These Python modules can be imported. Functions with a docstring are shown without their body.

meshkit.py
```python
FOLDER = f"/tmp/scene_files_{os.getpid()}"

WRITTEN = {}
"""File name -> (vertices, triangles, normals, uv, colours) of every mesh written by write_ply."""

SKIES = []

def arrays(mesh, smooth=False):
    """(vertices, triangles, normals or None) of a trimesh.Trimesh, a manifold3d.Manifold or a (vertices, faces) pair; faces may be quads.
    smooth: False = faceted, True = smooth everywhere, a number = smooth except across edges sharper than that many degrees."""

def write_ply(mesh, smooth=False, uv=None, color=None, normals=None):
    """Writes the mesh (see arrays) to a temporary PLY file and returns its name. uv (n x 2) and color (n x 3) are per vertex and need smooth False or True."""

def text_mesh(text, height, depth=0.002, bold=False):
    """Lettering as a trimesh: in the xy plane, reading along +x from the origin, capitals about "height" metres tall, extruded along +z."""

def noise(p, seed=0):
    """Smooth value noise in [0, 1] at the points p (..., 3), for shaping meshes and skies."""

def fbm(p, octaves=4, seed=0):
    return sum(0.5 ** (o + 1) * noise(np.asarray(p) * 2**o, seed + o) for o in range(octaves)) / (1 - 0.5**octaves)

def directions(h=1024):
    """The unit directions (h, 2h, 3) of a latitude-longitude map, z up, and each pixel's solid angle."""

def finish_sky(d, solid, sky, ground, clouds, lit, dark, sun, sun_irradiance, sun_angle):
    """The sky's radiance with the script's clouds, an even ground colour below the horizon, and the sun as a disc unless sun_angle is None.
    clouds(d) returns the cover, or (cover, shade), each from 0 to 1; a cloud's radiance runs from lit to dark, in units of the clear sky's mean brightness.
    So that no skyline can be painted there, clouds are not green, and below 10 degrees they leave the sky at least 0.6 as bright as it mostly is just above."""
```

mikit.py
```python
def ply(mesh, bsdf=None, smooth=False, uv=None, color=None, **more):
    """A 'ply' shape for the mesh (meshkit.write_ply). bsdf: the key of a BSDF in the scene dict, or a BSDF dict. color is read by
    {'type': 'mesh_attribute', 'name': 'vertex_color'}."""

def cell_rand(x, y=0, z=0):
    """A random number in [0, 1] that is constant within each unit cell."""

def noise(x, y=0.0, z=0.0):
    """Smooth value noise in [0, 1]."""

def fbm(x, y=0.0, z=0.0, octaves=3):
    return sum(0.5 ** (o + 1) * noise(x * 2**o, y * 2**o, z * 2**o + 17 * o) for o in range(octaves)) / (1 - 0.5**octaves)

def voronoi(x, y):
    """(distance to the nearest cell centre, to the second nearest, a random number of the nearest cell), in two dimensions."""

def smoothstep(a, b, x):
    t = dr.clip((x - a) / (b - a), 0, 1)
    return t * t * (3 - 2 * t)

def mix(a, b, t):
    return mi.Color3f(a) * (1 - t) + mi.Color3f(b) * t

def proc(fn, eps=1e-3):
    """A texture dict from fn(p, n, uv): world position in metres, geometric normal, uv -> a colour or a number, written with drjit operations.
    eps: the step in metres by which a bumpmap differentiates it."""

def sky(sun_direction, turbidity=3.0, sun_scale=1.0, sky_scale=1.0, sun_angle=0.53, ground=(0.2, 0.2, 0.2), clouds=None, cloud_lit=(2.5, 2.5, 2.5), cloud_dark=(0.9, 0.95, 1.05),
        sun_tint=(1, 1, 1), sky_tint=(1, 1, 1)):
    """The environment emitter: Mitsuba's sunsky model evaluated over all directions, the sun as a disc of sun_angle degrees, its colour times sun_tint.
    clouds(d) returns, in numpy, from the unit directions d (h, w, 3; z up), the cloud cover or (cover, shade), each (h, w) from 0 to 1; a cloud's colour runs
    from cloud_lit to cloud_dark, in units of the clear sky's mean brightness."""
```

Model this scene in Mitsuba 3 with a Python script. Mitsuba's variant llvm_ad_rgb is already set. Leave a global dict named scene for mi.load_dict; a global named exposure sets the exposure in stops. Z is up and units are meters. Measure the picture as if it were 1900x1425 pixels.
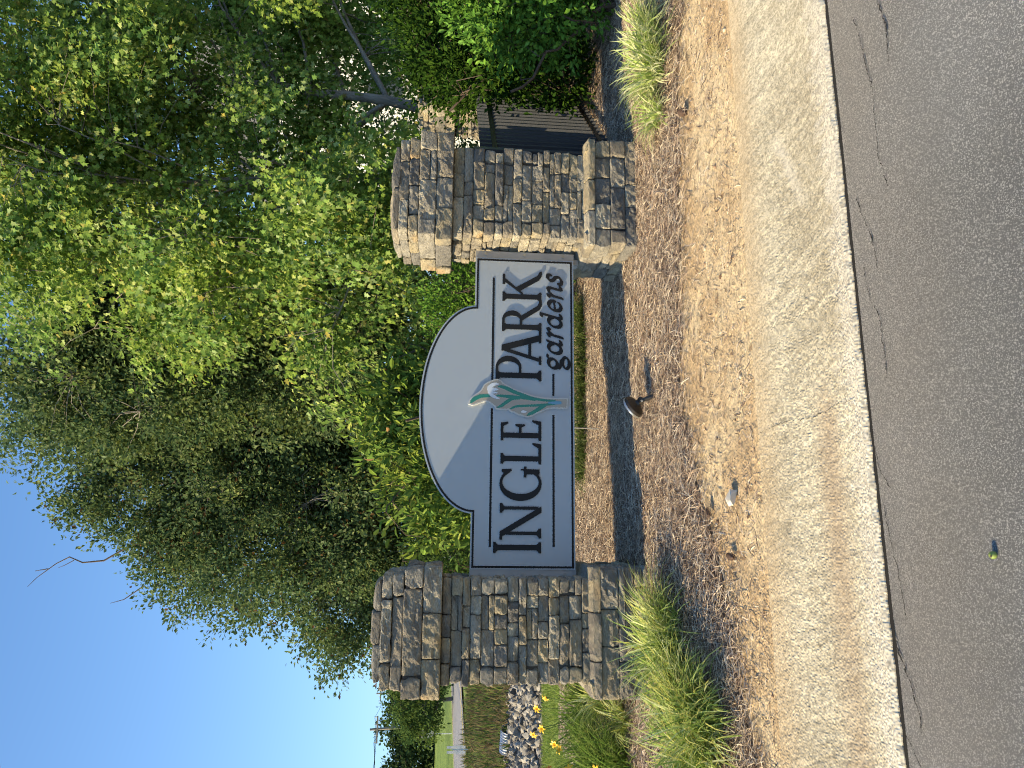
import math
import numpy as np
import trimesh
import mitsuba as mi
import drjit as dr
import mikit
import meshkit
from shapely.geometry import Polygon, LineString, Point, box as sbox
from shapely import affinity
from shapely.ops import unary_union

scene, labels = {}, {}
T = mi.ScalarTransform4f

# ------------------------------------------------------------------ camera, light, exposure
YAW, PITCH, ROLL = 0.203, 0.085, 0.027
CAM = np.array([-0.929, -5.383, 1.385])
FWD = np.array([math.sin(YAW) * math.cos(PITCH), math.cos(YAW) * math.cos(PITCH), -math.sin(PITCH)])
_r = np.array([math.cos(YAW), -math.sin(YAW), 0.0])
_u = np.cross(_r, FWD)
SIDE = _r * math.cos(ROLL) + _u * math.sin(ROLL)          # the phone was held sideways: the picture's top is the place's right
scene['camera'] = {'type': 'perspective', 'fov_axis': 'x', 'fov': 2 * math.degrees(math.atan(950 / 1372)), 'near_clip': 0.05, 'far_clip': 2000.0,
                   'to_world': T().look_at(origin=CAM.tolist(), target=(CAM + FWD).tolist(), up=SIDE.tolist())}
SUN = (-1.0, -0.162, 0.56)
scene['sky'] = mikit.sky(SUN, turbidity=3.0, sky_scale=0.92, sky_tint=(0.90, 1.10, 1.34), sun_tint=(0.985, 1.01, 0.925), ground=(0.2, 0.19, 0.15))
exposure = 2.68


# ------------------------------------------------------------------ helpers
def key_for(name, parent=None):
    base = f'{parent}__{name}' if parent else name
    k, i = base, 0
    while k in scene or k in labels or k in _used:
        i += 1
        k = f'{base}_{i:03d}'
    _used.add(k)
    return k


_used = set()


def thing(name, label, cat, group=None):
    k = key_for(name)
    labels[k] = {'label': label, 'category': cat}
    if group:
        labels[k]['group'] = group
    return k


def part(name, mesh, bsdf, parent, smooth=False, color=None, label=None, kind=None):
    k = key_for(name, parent)
    scene[k] = mikit.ply(mesh, bsdf, smooth, color=color)
    if label or kind:
        labels[k] = {}
        if label:
            labels[k]['label'] = label
        if kind:
            labels[k]['kind'] = kind
    return k


def single(name, mesh, bsdf, label, cat, smooth=False, color=None, group=None, kind=None):
    k = key_for(name)
    scene[k] = mikit.ply(mesh, bsdf, smooth, color=color)
    labels[k] = {'label': label, 'category': cat}
    if group:
        labels[k]['group'] = group
    if kind:
        labels[k]['kind'] = kind
    return k


def struct(name, mesh, bsdf, label, smooth=False, color=None):
    k = key_for(name)
    scene[k] = mikit.ply(mesh, bsdf, smooth, color=color)
    labels[k] = {'label': label, 'category': name.replace('_', ' '), 'kind': 'structure'}
    return k


def smooth01(a, b, x):
    t = np.clip((x - a) / (b - a), 0, 1)
    return t * t * (3 - 2 * t)


def join(ms):
    vs, fs, n = [], [], 0
    for v, f in ms:
        vs.append(v)
        fs.append(f + n)
        n += len(v)
    return np.vstack(vs), np.vstack(fs)


def vf(m):
    return np.array(m.vertices), np.array(m.faces)


def boxm(x0, x1, y0, y1, z0, z1):
    m = trimesh.creation.box((x1 - x0, y1 - y0, z1 - z0))
    m.apply_translation(((x0 + x1) / 2, (y0 + y1) / 2, (z0 + z1) / 2))
    return vf(m)


def tube(pts, rad, n=6, cap=True):
    pts = np.asarray(pts, float)
    rad = np.broadcast_to(np.asarray(rad, float), (len(pts),))
    d = np.gradient(pts, axis=0)
    d /= np.linalg.norm(d, axis=1, keepdims=True) + 1e-12
    ref = np.array([0, 0, 1.0]) if abs(d[0, 2]) < 0.8 else np.array([1.0, 0, 0])
    a = np.cross(d, ref)
    a /= np.linalg.norm(a, axis=1, keepdims=True) + 1e-12
    b = np.cross(d, a)
    ang = np.arange(n) * 2 * np.pi / n
    v = (pts[:, None] + rad[:, None, None] * (np.cos(ang)[None, :, None] * a[:, None] + np.sin(ang)[None, :, None] * b[:, None])).reshape(-1, 3)
    i = np.arange(len(pts) - 1)[:, None] * n
    j = np.arange(n)[None]
    k = (j + 1) % n
    q = np.stack([i + j, i + k, i + k + n, i + j + n], -1).reshape(-1, 4)
    f = np.vstack([q[:, [0, 2, 1]], q[:, [0, 3, 2]]])
    if cap:
        e = len(v)
        v = np.vstack([v, pts[:1], pts[-1:]])
        jj = np.arange(n)
        kk = (jj + 1) % n
        m = (len(pts) - 1) * n
        f = np.vstack([f, np.stack([jj, kk, jj * 0 + e], 1), np.stack([kk + m, jj + m, jj * 0 + e + 1], 1)])
    return v, f


def grid(xs, ys, zfun):
    X, Y = np.meshgrid(xs, ys, indexing='ij')
    Z = zfun(X, Y)
    v = np.stack([X, Y, Z], -1).reshape(-1, 3)
    n = len(ys)
    i = (np.arange(len(xs) - 1)[:, None] * n + np.arange(n - 1)[None]).ravel()
    f = np.vstack([np.stack([i, i + n, i + n + 1], 1), np.stack([i, i + n + 1, i + 1], 1)])
    return v, f


def extr(poly, depth, y):
    """Polygon in (x, z) of the sign plane, extruded from y towards the viewer by depth."""
    out = []
    for g in getattr(poly, 'geoms', [poly]):
        if g.is_empty or g.area < 1e-8:
            continue
        v, f = vf(trimesh.creation.extrude_polygon(g, depth, engine='earcut'))
        out.append((np.stack([v[:, 0], y - v[:, 2], v[:, 1]], 1), f))
    return join(out)


# ------------------------------------------------------------------ materials
def rgb(c):
    return {'type': 'rgb', 'value': list(c)}


def plain(name, c, rough=0.6, **kw):
    scene[name] = {'type': 'twosided', 'bsdf': {'type': 'principled', 'base_color': rgb(c), 'roughness': rough, **kw}}


def textured(name, fn, rough=0.9, bump=None, scale=0.01, eps=2e-3, spec=0.3):
    b = {'type': 'principled', 'base_color': mikit.proc(fn), 'roughness': rough, 'specular': spec}
    if bump is not None:
        b = {'type': 'bumpmap', 'arbitrary': mikit.proc(bump, eps=eps), 'scale': scale, 'bsdf': b}
    scene[name] = {'type': 'twosided', 'bsdf': b}


def vcol(name, rough=0.6, spec=0.3):
    scene[name] = {'type': 'twosided', 'bsdf': {'type': 'principled', 'base_color': {'type': 'mesh_attribute', 'name': 'vertex_color'}, 'roughness': rough, 'specular': spec}}


def leafmat(name, rough=0.45, trans=0.7):
    scene[name] = {'type': 'principledthin', 'base_color': {'type': 'mesh_attribute', 'name': 'vertex_color'}, 'roughness': rough, 'diff_trans': trans}


noise, fbm, mix, sstep = mikit.noise, mikit.fbm, mikit.mix, mikit.smoothstep


def stone_fn(a, b, c):
    def fn(p, n, uv):
        t = fbm(p.x * 9, p.y * 9, p.z * 16, octaves=3)
        s = noise(p.x * 90, p.y * 90, p.z * 140)
        col = mix(a, b, sstep(0.3, 0.7, t))
        col = col * (0.72 + 0.5 * s)
        return mix(col, c, 0.7 * sstep(0.62, 0.78, fbm(p.x * 5 + 9, p.y * 5, p.z * 6, octaves=2)))
    return fn


def stone_bump(p, n, uv):
    return fbm(p.x * 42, p.y * 42, p.z * 60, octaves=4) + 0.35 * noise(p.x * 230, p.y * 230, p.z * 230)


STONES = []
for i, (a, b, c) in enumerate([((.285, .248, .188), (.175, .157, .132), (.36, .305, .205)), ((.22, .205, .175), (.305, .28, .23), (.15, .134, .113)),
                               ((.35, .295, .195), (.225, .203, .158), (.36, .25, .13)), ((.138, .132, .122), (.20, .187, .165), (.108, .10, .09)),
                               ((.40, .36, .275), (.265, .243, .20), (.21, .177, .132))]):
    textured(f'stone_{"abcde"[i]}', stone_fn(a, b, c), 0.92, stone_bump, 0.022, 1.5e-3, 0.25)
    STONES.append(f'stone_{"abcde"[i]}')
plain('mortar', (.11, .095, .08), 0.95)
plain('panel_white', (.36, .40, .435), 0.42)
plain('metal_strip', (.38, .39, .40), 0.38, metallic=0.3)
plain('letter_black', (.011, .012, .014), 0.55, specular=0.25)
plain('emblem_beige', (.34, .31, .26), 0.5)
plain('emblem_pale', (.46, .46, .44), 0.5)
plain('emblem_green', (.025, .20, .155), 0.4)
plain('emblem_white', (.58, .63, .68), 0.4)
plain('emblem_blue', (.12, .30, .42), 0.4)
plain('bolt_metal', (.35, .36, .37), 0.35, metallic=0.7)
plain('fence_black', (.045, .049, .058), 0.35, specular=0.6)
plain('lamp_bronze', (.024, .018, .013), 0.45)
plain('lamp_rim', (.50, .50, .48), 0.3, metallic=0.8)
plain('rod_metal', (.45, .44, .42), 0.4, metallic=0.6)
plain('far_white', (.58, .58, .57), 0.6)
plain('far_grey', (.30, .31, .31), 0.6)
plain('pole_wood', (.22, .19, .16), 0.85)
plain('wire_black', (.03, .03, .03), 0.6)
plain('yellow_line', (.62, .46, .10), 0.7)
plain('galvanised', (.56, .57, .58), 0.4, metallic=0.4)
plain('window_glass', (.05, .06, .08), 0.1, specular=0.8)
plain('roof_grey', (.16, .16, .17), 0.85)
plain('crack_dark', (.012, .011, .010), 1.0)
textured('bark_dark', lambda p, n, uv: mix((.06, .045, .035), (.13, .10, .075), fbm(p.x * 20, p.y * 20, p.z * 6)), 0.9)
plain('cone_brown', (.09, .055, .04), 0.8)
plain('rock_white', (.58, .53, .44), 0.8)
plain('nut_green', (.20, .26, .06), 0.55)
plain('petal_yellow', (.80, .50, .03), 0.5)
plain('petal_orange', (.78, .27, .03), 0.5)
leafmat('leaf_soft', 0.30, 0.9)
leafmat('leaf_small', 0.34, 0.75)
leafmat('leaf_glossy', 0.28, 0.35)
leafmat('blade', 0.45, 0.6)
vcol('straw', 0.55, 0.35)
vcol('rocks', 0.85, 0.25)
vcol('debris', 0.85, 0.2)


def bark_col(p, n, uv):
    return mix((.12, .10, .085), (.33, .30, .26), fbm(p.x * 14, p.y * 14, p.z * 3.5))


textured('bark', bark_col, 0.9)


def asphalt_col(p, n, uv):
    d1, d2, r = mikit.voronoi(p.x * 230, p.y * 230)
    e1, e2, q = mikit.voronoi(p.x * 125 + 7, p.y * 125)
    edge = -2.77 + 0.03 * p.x - p.y                       # distance from the kerb joint
    big = fbm(p.x * 1.6, p.y * 1.6, octaves=3)
    agg = mix((.105, .107, .109), (.35, .35, .345), sstep(0.25, 1.0, r) * sstep(0.55, 0.2, d1))
    agg = mix(agg, (.36, .358, .35), 0.7 * sstep(0.86, 0.93, q) * sstep(0.5, 0.3, e1))
    agg = agg * (0.8 + 0.5 * big)
    dust = (1 - sstep(0.0, 0.75, edge + 0.35 * (big - 0.5))) * 0.5
    return mix(agg, mix((.155, .138, .118), (.29, .262, .225), r), dust)


def asphalt_bump(p, n, uv):
    d1, d2, r = mikit.voronoi(p.x * 230, p.y * 230)
    return (1 - d1) * (0.4 + r) + 0.8 * fbm(p.x * 30, p.y * 30, octaves=2)


textured('asphalt', asphalt_col, 0.85, asphalt_bump, 0.0035, 1.5e-3, 0.35)


def kerb_col(p, n, uv):
    yb = p.y - 0.03 * p.x                                   # -2.745 front lip .. -2.06 back
    g = noise(p.x * 170, p.y * 150)
    g2 = noise(p.x * 60, p.y * 95, 3.0)
    streak = fbm(p.x * 46 + p.y * 20, p.y * 9 - p.x * 5, octaves=4)
    col = mix((.33, .285, .20), (.56, .50, .365), sstep(0.15, 0.85, 0.6 * streak + 0.4 * fbm(p.x * 2.2, p.y * 4, octaves=2)))
    col = col * (0.50 + 0.62 * g + 0.38 * g2)
    col = mix(col, (.44, .30, .155), 0.42 * sstep(-2.30, -2.09, yb + 0.10 * (streak - 0.5)))
    stain = sstep(0.12, 0.0, dr.abs(yb + 2.50 + 0.06 * noise(p.x * 1.5))) * sstep(0.3, 0.65, fbm(p.x * 1.1, yb * 4, octaves=2))
    col = mix(col, (.33, .235, .15), 0.55 * stain)
    lip = sstep(-2.58, -2.72, yb + 0.10 * (noise(p.x * 40, p.y * 20) - 0.5))
    col = mix(col, mix((.34, .31, .255), (.80, .75, .63), g), 0.6 * lip)
    scuff = sstep(0.05, 0.0, dr.abs((p.x - 0.72) * 0.35 - (yb + 2.42))) * sstep(0.28, 0.1, dr.abs(p.x - 0.72))
    return mix(col, (.66, .61, .51), 0.5 * scuff * (0.4 + 0.6 * g2))


def kerb_bump(p, n, uv):
    return noise(p.x * 150, p.y * 150) + 0.6 * noise(p.x * 60, p.y * 110, 2.0) + fbm(p.x * 14, p.y * 30, octaves=2)


textured('concrete', kerb_col, 0.9, kerb_bump, 0.0032, 1.5e-3, 0.25)


def dirt_col(p, n, uv):
    a = fbm(p.x * 3.2, p.y * 4.5, octaves=3)
    g = noise(p.x * 120, p.y * 120)
    g2 = noise(p.x * 48, p.y * 48, 5.0)
    col = mix((.39, .285, .168), (.485, .385, .243), sstep(0.3, 0.7, a))
    col = col * (0.58 + 0.5 * g + 0.35 * g2)
    return mix(col, (.16, .10, .06), sstep(0.86, 0.93, noise(p.x * 34, p.y * 34, 9.0)) * 0.7)


def dirt_bump(p, n, uv):
    return fbm(p.x * 26, p.y * 26, octaves=4) + 0.4 * noise(p.x * 140, p.y * 140)


textured('dirt', dirt_col, 0.95, dirt_bump, 0.012, 2e-3, 0.15)


def mulch_col(p, n, uv):
    g = noise(p.x * 38 + p.y * 20, p.y * 150 - p.x * 40)
    h = noise(p.x * 150 - p.y * 30, p.y * 45 + p.x * 30, 4.0)
    a = fbm(p.x * 2.0, p.y * 2.0, octaves=2)
    return mix((.06, .042, .033), (.24, .175, .13), g * h * 1.6 + 0.2 * (a - 0.5))


textured('mulch', mulch_col, 0.95)


def turf_col(p, n, uv):
    a = fbm(p.x * 0.5, p.y * 0.5, octaves=3)
    g = noise(p.x * 9, p.y * 9, 2.0)
    col = mix((.085, .13, .028), (.16, .21, .05), a) * (0.7 + 0.6 * g)
    bank = sstep(13.4, 14.0, p.y) * sstep(23.0, 20.0, p.y) * sstep(-2.0, -3.5, p.x)
    ditch = sstep(6.2, 6.6, p.y) * sstep(14.6, 14.2, p.y) * sstep(-2.0, -3.5, p.x)
    col = mix(col, (.045, .04, .035), ditch)
    return mix(col, mix((.07, .06, .035), (.13, .105, .065), g), 0.75 * bank)


textured('turf', turf_col, 0.95)


def siding_col(p, n, uv):
    return mi.Color3f(0.80, 0.79, 0.76) * (0.93 + 0.1 * noise(p.x * 2, p.y * 2, p.z * 6))


textured('siding', siding_col, 0.7)
textured('far_asphalt', lambda p, n, uv: mix((.16, .16, .165), (.23, .225, .22), fbm(p.x * 1.5, p.y * 1.5)), 0.85)


# ------------------------------------------------------------------ terrain
def road_dist(x, y):
    """Signed distance to the right of the far road's near edge line; negative is on the road."""
    return (x + 9.4) * 0.975 - (y - 25.0) * 0.222


def road_z(y):
    return 0.30 + 0.012 * np.maximum(0, y - 22)


def profile(y):
    return np.interp(y, [-50, 4, 5.8, 8.3, 14.3, 21.5, 24, 40, 65, 90, 400], [0, 0, -.03, -.62, -.36, .28, .34, .55, 1.3, 2.2, 6])


def ground_z(x, y):
    w = smooth01(-3.6, -1.6, x + 0.04 * np.maximum(0, y - 9))
    z = profile(y) * (1 - w) + 0.0 * w
    d = road_dist(x, y)
    k = smooth01(3.0, 0.6, d) * smooth01(-13, -10, d)
    return z * (1 - k) + (road_z(y) - 0.03) * k - 0.25 * smooth01(1.2, 0.2, y)


xs = np.unique(np.concatenate([np.linspace(-300, -30, 14), np.linspace(-30, 10, 81), np.linspace(10, 40, 16), np.linspace(40, 300, 12)]))
ys = np.unique(np.concatenate([np.linspace(-1.9, 6, 9), np.linspace(6, 30, 49), np.linspace(30, 120, 46), np.linspace(120, 500, 12)]))
struct('ground', grid(xs, ys, lambda x, y: ground_z(x, y) - 0.055 + 0.03 * smooth01(4, 7, y) * meshkit.noise(np.stack([x * 1.3, y * 1.3, x * 0], -1))), 'turf',
       'grassy ground falling to a ditch and rising to the far road', smooth=True)

# road the photograph was taken from
xs, ys = np.linspace(-40, 45, 172), np.concatenate([np.linspace(-40, -6, 12), np.linspace(-5.8, -2.9, 30), [-2.80]])


def asphalt_z(x, y):
    yy = y
    return -0.172 + 0.006 * (meshkit.noise(np.stack([x * 2.1, yy * 2.1, x * 0], -1)) - 0.5)


v, f = grid(xs, ys, asphalt_z)
v[:, 1] += np.where(v[:, 1] > -6, 0.03 * np.clip(v[:, 0], -12, 14) * smooth01(-6, -2.8, v[:, 1]), 0)
road = struct('road', (v, f), 'asphalt', 'worn grey asphalt road with fine cracks along its edge', smooth=True)


def ribbon(pts, w, z, seed):
    rng = np.random.default_rng(seed)
    pts = np.array(pts)
    t = np.concatenate([[0], np.cumsum(np.linalg.norm(np.diff(pts, axis=0), axis=1))])
    s = np.arange(0, t[-1], 0.012)
    c = np.stack([np.interp(s, t, pts[:, 0]), np.interp(s, t, pts[:, 1])], 1)
    c += 0.006 * np.cumsum(rng.normal(size=c.shape), 0) * 0.25 + rng.normal(size=c.shape) * 0.0022
    d = np.gradient(c, axis=0)
    d /= np.linalg.norm(d, axis=1, keepdims=True) + 1e-9
    n = np.stack([-d[:, 1], d[:, 0]], 1)
    hw = w * np.clip(rng.normal(0.9, 0.5, len(s)), 0.15, 2)[:, None]
    hw[0] = hw[-1] = 0.0003
    a, b = c + n * hw, c - n * hw
    zz = z(c[:, 0], c[:, 1])[:, None] if callable(z) else np.full((len(s), 1), z)
    v = np.vstack([np.hstack([a, zz]), np.hstack([b, zz])])
    i, m = np.arange(len(s) - 1), len(s)
    return v, np.vstack([np.stack([i, i + m, i + m + 1], 1), np.stack([i, i + m + 1, i + 1], 1)])


CRACKS = [([(1.35, -3.07), (1.013, -3.105), (.927, -3.12), (.854, -3.118), (.759, -3.119)], .0030), ([(1.1, -2.938), (.972, -2.973), (.871, -2.989), (.74, -3.024), (.615, -3.021), (.47, -3.003), (.401, -3.036), (.326, -3.045)], .0022),
          ([(.371, -2.849), (.298, -2.868), (.21, -2.903), (.129, -2.928), (.034, -2.943)], .0022), ([(.085, -2.858), (.012, -2.864), (-.056, -2.887), (-.105, -2.921), (-.156, -2.929), (-.36, -2.94)], .0018),
          ([(-.60, -2.83), (-.683, -2.838), (-.722, -2.874), (-.769, -2.902)], .0020), ([(-.80, -2.85), (-.847, -2.854), (-.978, -2.879), (-1.096, -2.909), (-1.194, -2.921)], .0018),
          ([(-1.20, -2.84), (-1.254, -2.842), (-1.301, -2.857), (-1.369, -2.893), (-1.405, -2.915), (-1.451, -2.921), (-1.495, -2.937), (-1.557, -2.937)], .0034),
          ([(-1.50, -2.82), (-1.569, -2.854), (-1.608, -2.889), (-1.652, -2.922), (-1.8, -2.96)], .0022)]
for i, (p, w) in enumerate(CRACKS):
    part('crack', ribbon(p, w * .75, -0.1665, 40 + i), 'crack_dark', road)

# kerb: a rolled gutter section swept along x; y measured from its line y = 0.03 x
PROF = np.array([(-2.775, -.24), (-2.762, -.178), (-2.745, -.166), (-2.66, -.170), (-2.52, -.158), (-2.40, -.128), (-2.30, -.095), (-2.22, -.070), (-2.14, -.056), (-2.075, -.051), (-2.055, -.060), (-2.05, -.20)])


def kerb_run(x0, x1, seed):
    xs = np.arange(x0, x1, 0.02) if x1 - x0 < 6 else np.linspace(x0, x1, 12)
    xs = np.append(xs, x1) if xs[-1] < x1 - 1e-6 else xs
    X = np.repeat(xs[:, None], len(PROF), 1)
    yb = np.repeat(PROF[None, :, 0], len(xs), 0)
    Z = np.repeat(PROF[None, :, 1], len(xs), 0)
    q = np.stack([X * 9, yb * 9, X * 0 + seed], -1)
    Z = Z + 0.006 * (meshkit.fbm(q, 3, seed) - 0.5)
    lip = (np.arange(len(PROF)) < 3)[None]
    yb = yb + lip * 0.007 * (meshkit.noise(np.stack([X * 28, X * 0, X * 0], -1), 5) - 0.5)
    v = np.stack([X, yb + 0.03 * np.clip(X, -12, 14), Z], -1).reshape(-1, 3)
    n = len(PROF)
    i = (np.arange(len(xs) - 1)[:, None] * n + np.arange(n - 1)[None]).ravel()
    return v, np.vstack([np.stack([i, i + n, i + n + 1], 1), np.stack([i, i + n + 1, i + 1], 1)])


kerb = struct('kerb', join([kerb_run(-40, -2.6, 1), kerb_run(-2.6, 2.9, 2), kerb_run(2.9, 45, 3)]), 'concrete', 'sandy stained concrete gutter kerb between dirt strip and road', smooth=35)


def kerb_top(x, y):
    return np.interp(y - 0.03 * x, PROF[2:-2, 0], PROF[2:-2, 1]) + 0.0045


part('crack', ribbon([(-.47, -2.08), (-.454, -2.13), (-.44, -2.2), (-.425, -2.3), (-.43, -2.42), (-.414, -2.55), (-.40, -2.64), (-.398, -2.72)], .0008, kerb_top, 77), 'crack_dark', kerb)
v, f = grid(np.linspace(-40, 45, 200), np.array([-2.86, -2.74]), lambda x, y: x * 0 - 0.182)
v[:, 1] += 0.03 * np.clip(v[:, 0], -12, 14)
struct('gutter_joint', (v, f), 'crack_dark', 'dark open joint between the concrete kerb and the asphalt')

# dirt strip and pine straw bed


def bed_edge(x):
    n = meshkit.fbm(np.stack([x * 1.7, x * 0 + 3, x * 0], -1), 3, 8)
    return np.interp(x, [-3, -1.9, -1.3, -0.8, 0, 1.2, 2.4, 4], [-1.98, -1.86, -1.62, -1.38, -1.14, -1.22, -1.38, -1.42]) + 0.22 * (n - 0.5)


def bed_z(x, y):
    e = bed_edge(x)
    up = smooth01(-0.05, 0.25, y - e)
    q = np.stack([x * 2.6, y * 2.6, x * 0], -1)
    return -0.045 + 0.045 * smooth01(-2.0, -0.9, y) + up * (0.022 + 0.035 * (meshkit.fbm(q, 3, 4) - 0.5))


def dirt_z(x, y):
    q = np.stack([x * 5, y * 5, x * 0], -1)
    yb = y - 0.03 * np.clip(x, -12, 14)
    return -0.058 + 0.05 * smooth01(-2.0, -0.9, yb) + 0.014 * (meshkit.fbm(q, 4, 6) - 0.5) * smooth01(-2.08, -1.9, yb)


v, f = grid(np.linspace(-8, 14, 500), np.linspace(-2.07, -0.7, 60), lambda x, y: dirt_z(x, y + 0.03 * np.clip(x, -12, 14)))
v[:, 1] += 0.03 * np.clip(v[:, 0], -12, 14)
struct('dirt_strip', (v, f), 'dirt', 'bare orange sandy dirt strip along the back of the kerb', smooth=True)
v, f = grid(np.linspace(-8, 14, 440), np.linspace(-2.0, 7, 180), bed_z)
c = v[f].mean(1)
keep = (c[:, 1] > bed_edge(c[:, 0]) - 0.02) & ~((c[:, 0] < -2.45 - 0.05 * c[:, 1]) & (c[:, 1] > 2.2)) & ~((c[:, 0] < -3.6) & (c[:, 1] > 0.8))
struct('mulch_bed', (v, f[keep]), 'mulch', 'bed of brown pine straw mulch around the pillars and sign', smooth=True)


def needles(n, seed, sampler, zf, cols, length=(0.07, 0.20), width=0.0016, lift=0.022):
    rng = np.random.default_rng(seed)
    xy = sampler(rng, n)
    n = len(xy)
    az = rng.uniform(0, 2 * np.pi, n)
    L = rng.uniform(*length, n)
    bend = rng.normal(0, 0.5, n)
    h0, h1, h2 = rng.uniform(0.002, lift, n), rng.uniform(0.004, lift * 1.15, n), rng.uniform(0.0, lift, n)
    d1 = np.stack([np.cos(az), np.sin(az)], 1)
    d2 = np.stack([np.cos(az + bend), np.sin(az + bend)], 1)
    p0, p1 = xy - d1 * L[:, None] / 2, xy
    p2 = xy + d2 * L[:, None] / 2
    s = np.stack([-d1[:, 1], d1[:, 0]], 1) * (width * rng.uniform(0.6, 1.3, n))[:, None]
    V = []
    for p, h in ((p0, h0), (p1, h1), (p2, h2)):
        z = zf(p[:, 0], p[:, 1]) + h
        tilt = width * rng.uniform(-1, 1, n)
        V += [np.column_stack([p + s, z + tilt]), np.column_stack([p - s, z - tilt])]
    V = np.stack(V, 1).reshape(-1, 3)
    b = (np.arange(n) * 6)[:, None]
    F = np.concatenate([b + np.array([[0, 1, 3]]), b + np.array([[0, 3, 2]]), b + np.array([[2, 3, 5]]), b + np.array([[2, 5, 4]])])
    cols = np.asarray(cols)
    c = cols[rng.integers(len(cols), size=n)] * rng.uniform(0.75, 1.25, (n, 1))
    return (V, F), np.repeat(c, 6, 0)


def in_bed(rng, n):
    x = rng.uniform(-3.2, 6.0, n)
    y = -2.05 + 5.6 * rng.uniform(0, 1, n) ** 1.35
    e = bed_edge(x)
    k = rng.uniform(0, 1, n) < smooth01(-0.30, 0.10, y - e) ** 1.5
    k &= ~((np.abs(np.abs(x - 0.02) - 1.53) < 0.40) & (y > -0.36) & (y < 0.36))
    return np.stack([x, y], 1)[k]


STRAW = [(.58, .485, .37), (.67, .58, .455), (.49, .395, .29), (.36, .265, .19), (.17, .118, .085), (.12, .08, .06), (.54, .42, .295), (.26, .18, .13)]
m, c = needles(175000, 11, in_bed, bed_z, STRAW, (0.06, 0.17), 0.00135, 0.026)
single('pine_straw', m, 'straw', 'loose brown pine needles covering the mulch bed', 'pine straw', color=c, kind='stuff')


def in_dirt(rng, n):
    x = rng.uniform(-3, 4.5, n)
    y = rng.uniform(-2.03, -1.0, n) + 0.03 * x
    k = rng.uniform(0, 1, n) < 0.25 + 0.75 * meshkit.noise(np.stack([x * 3, y * 3, x * 0], -1), 3)
    return np.stack([x, y], 1)[k]


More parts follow.
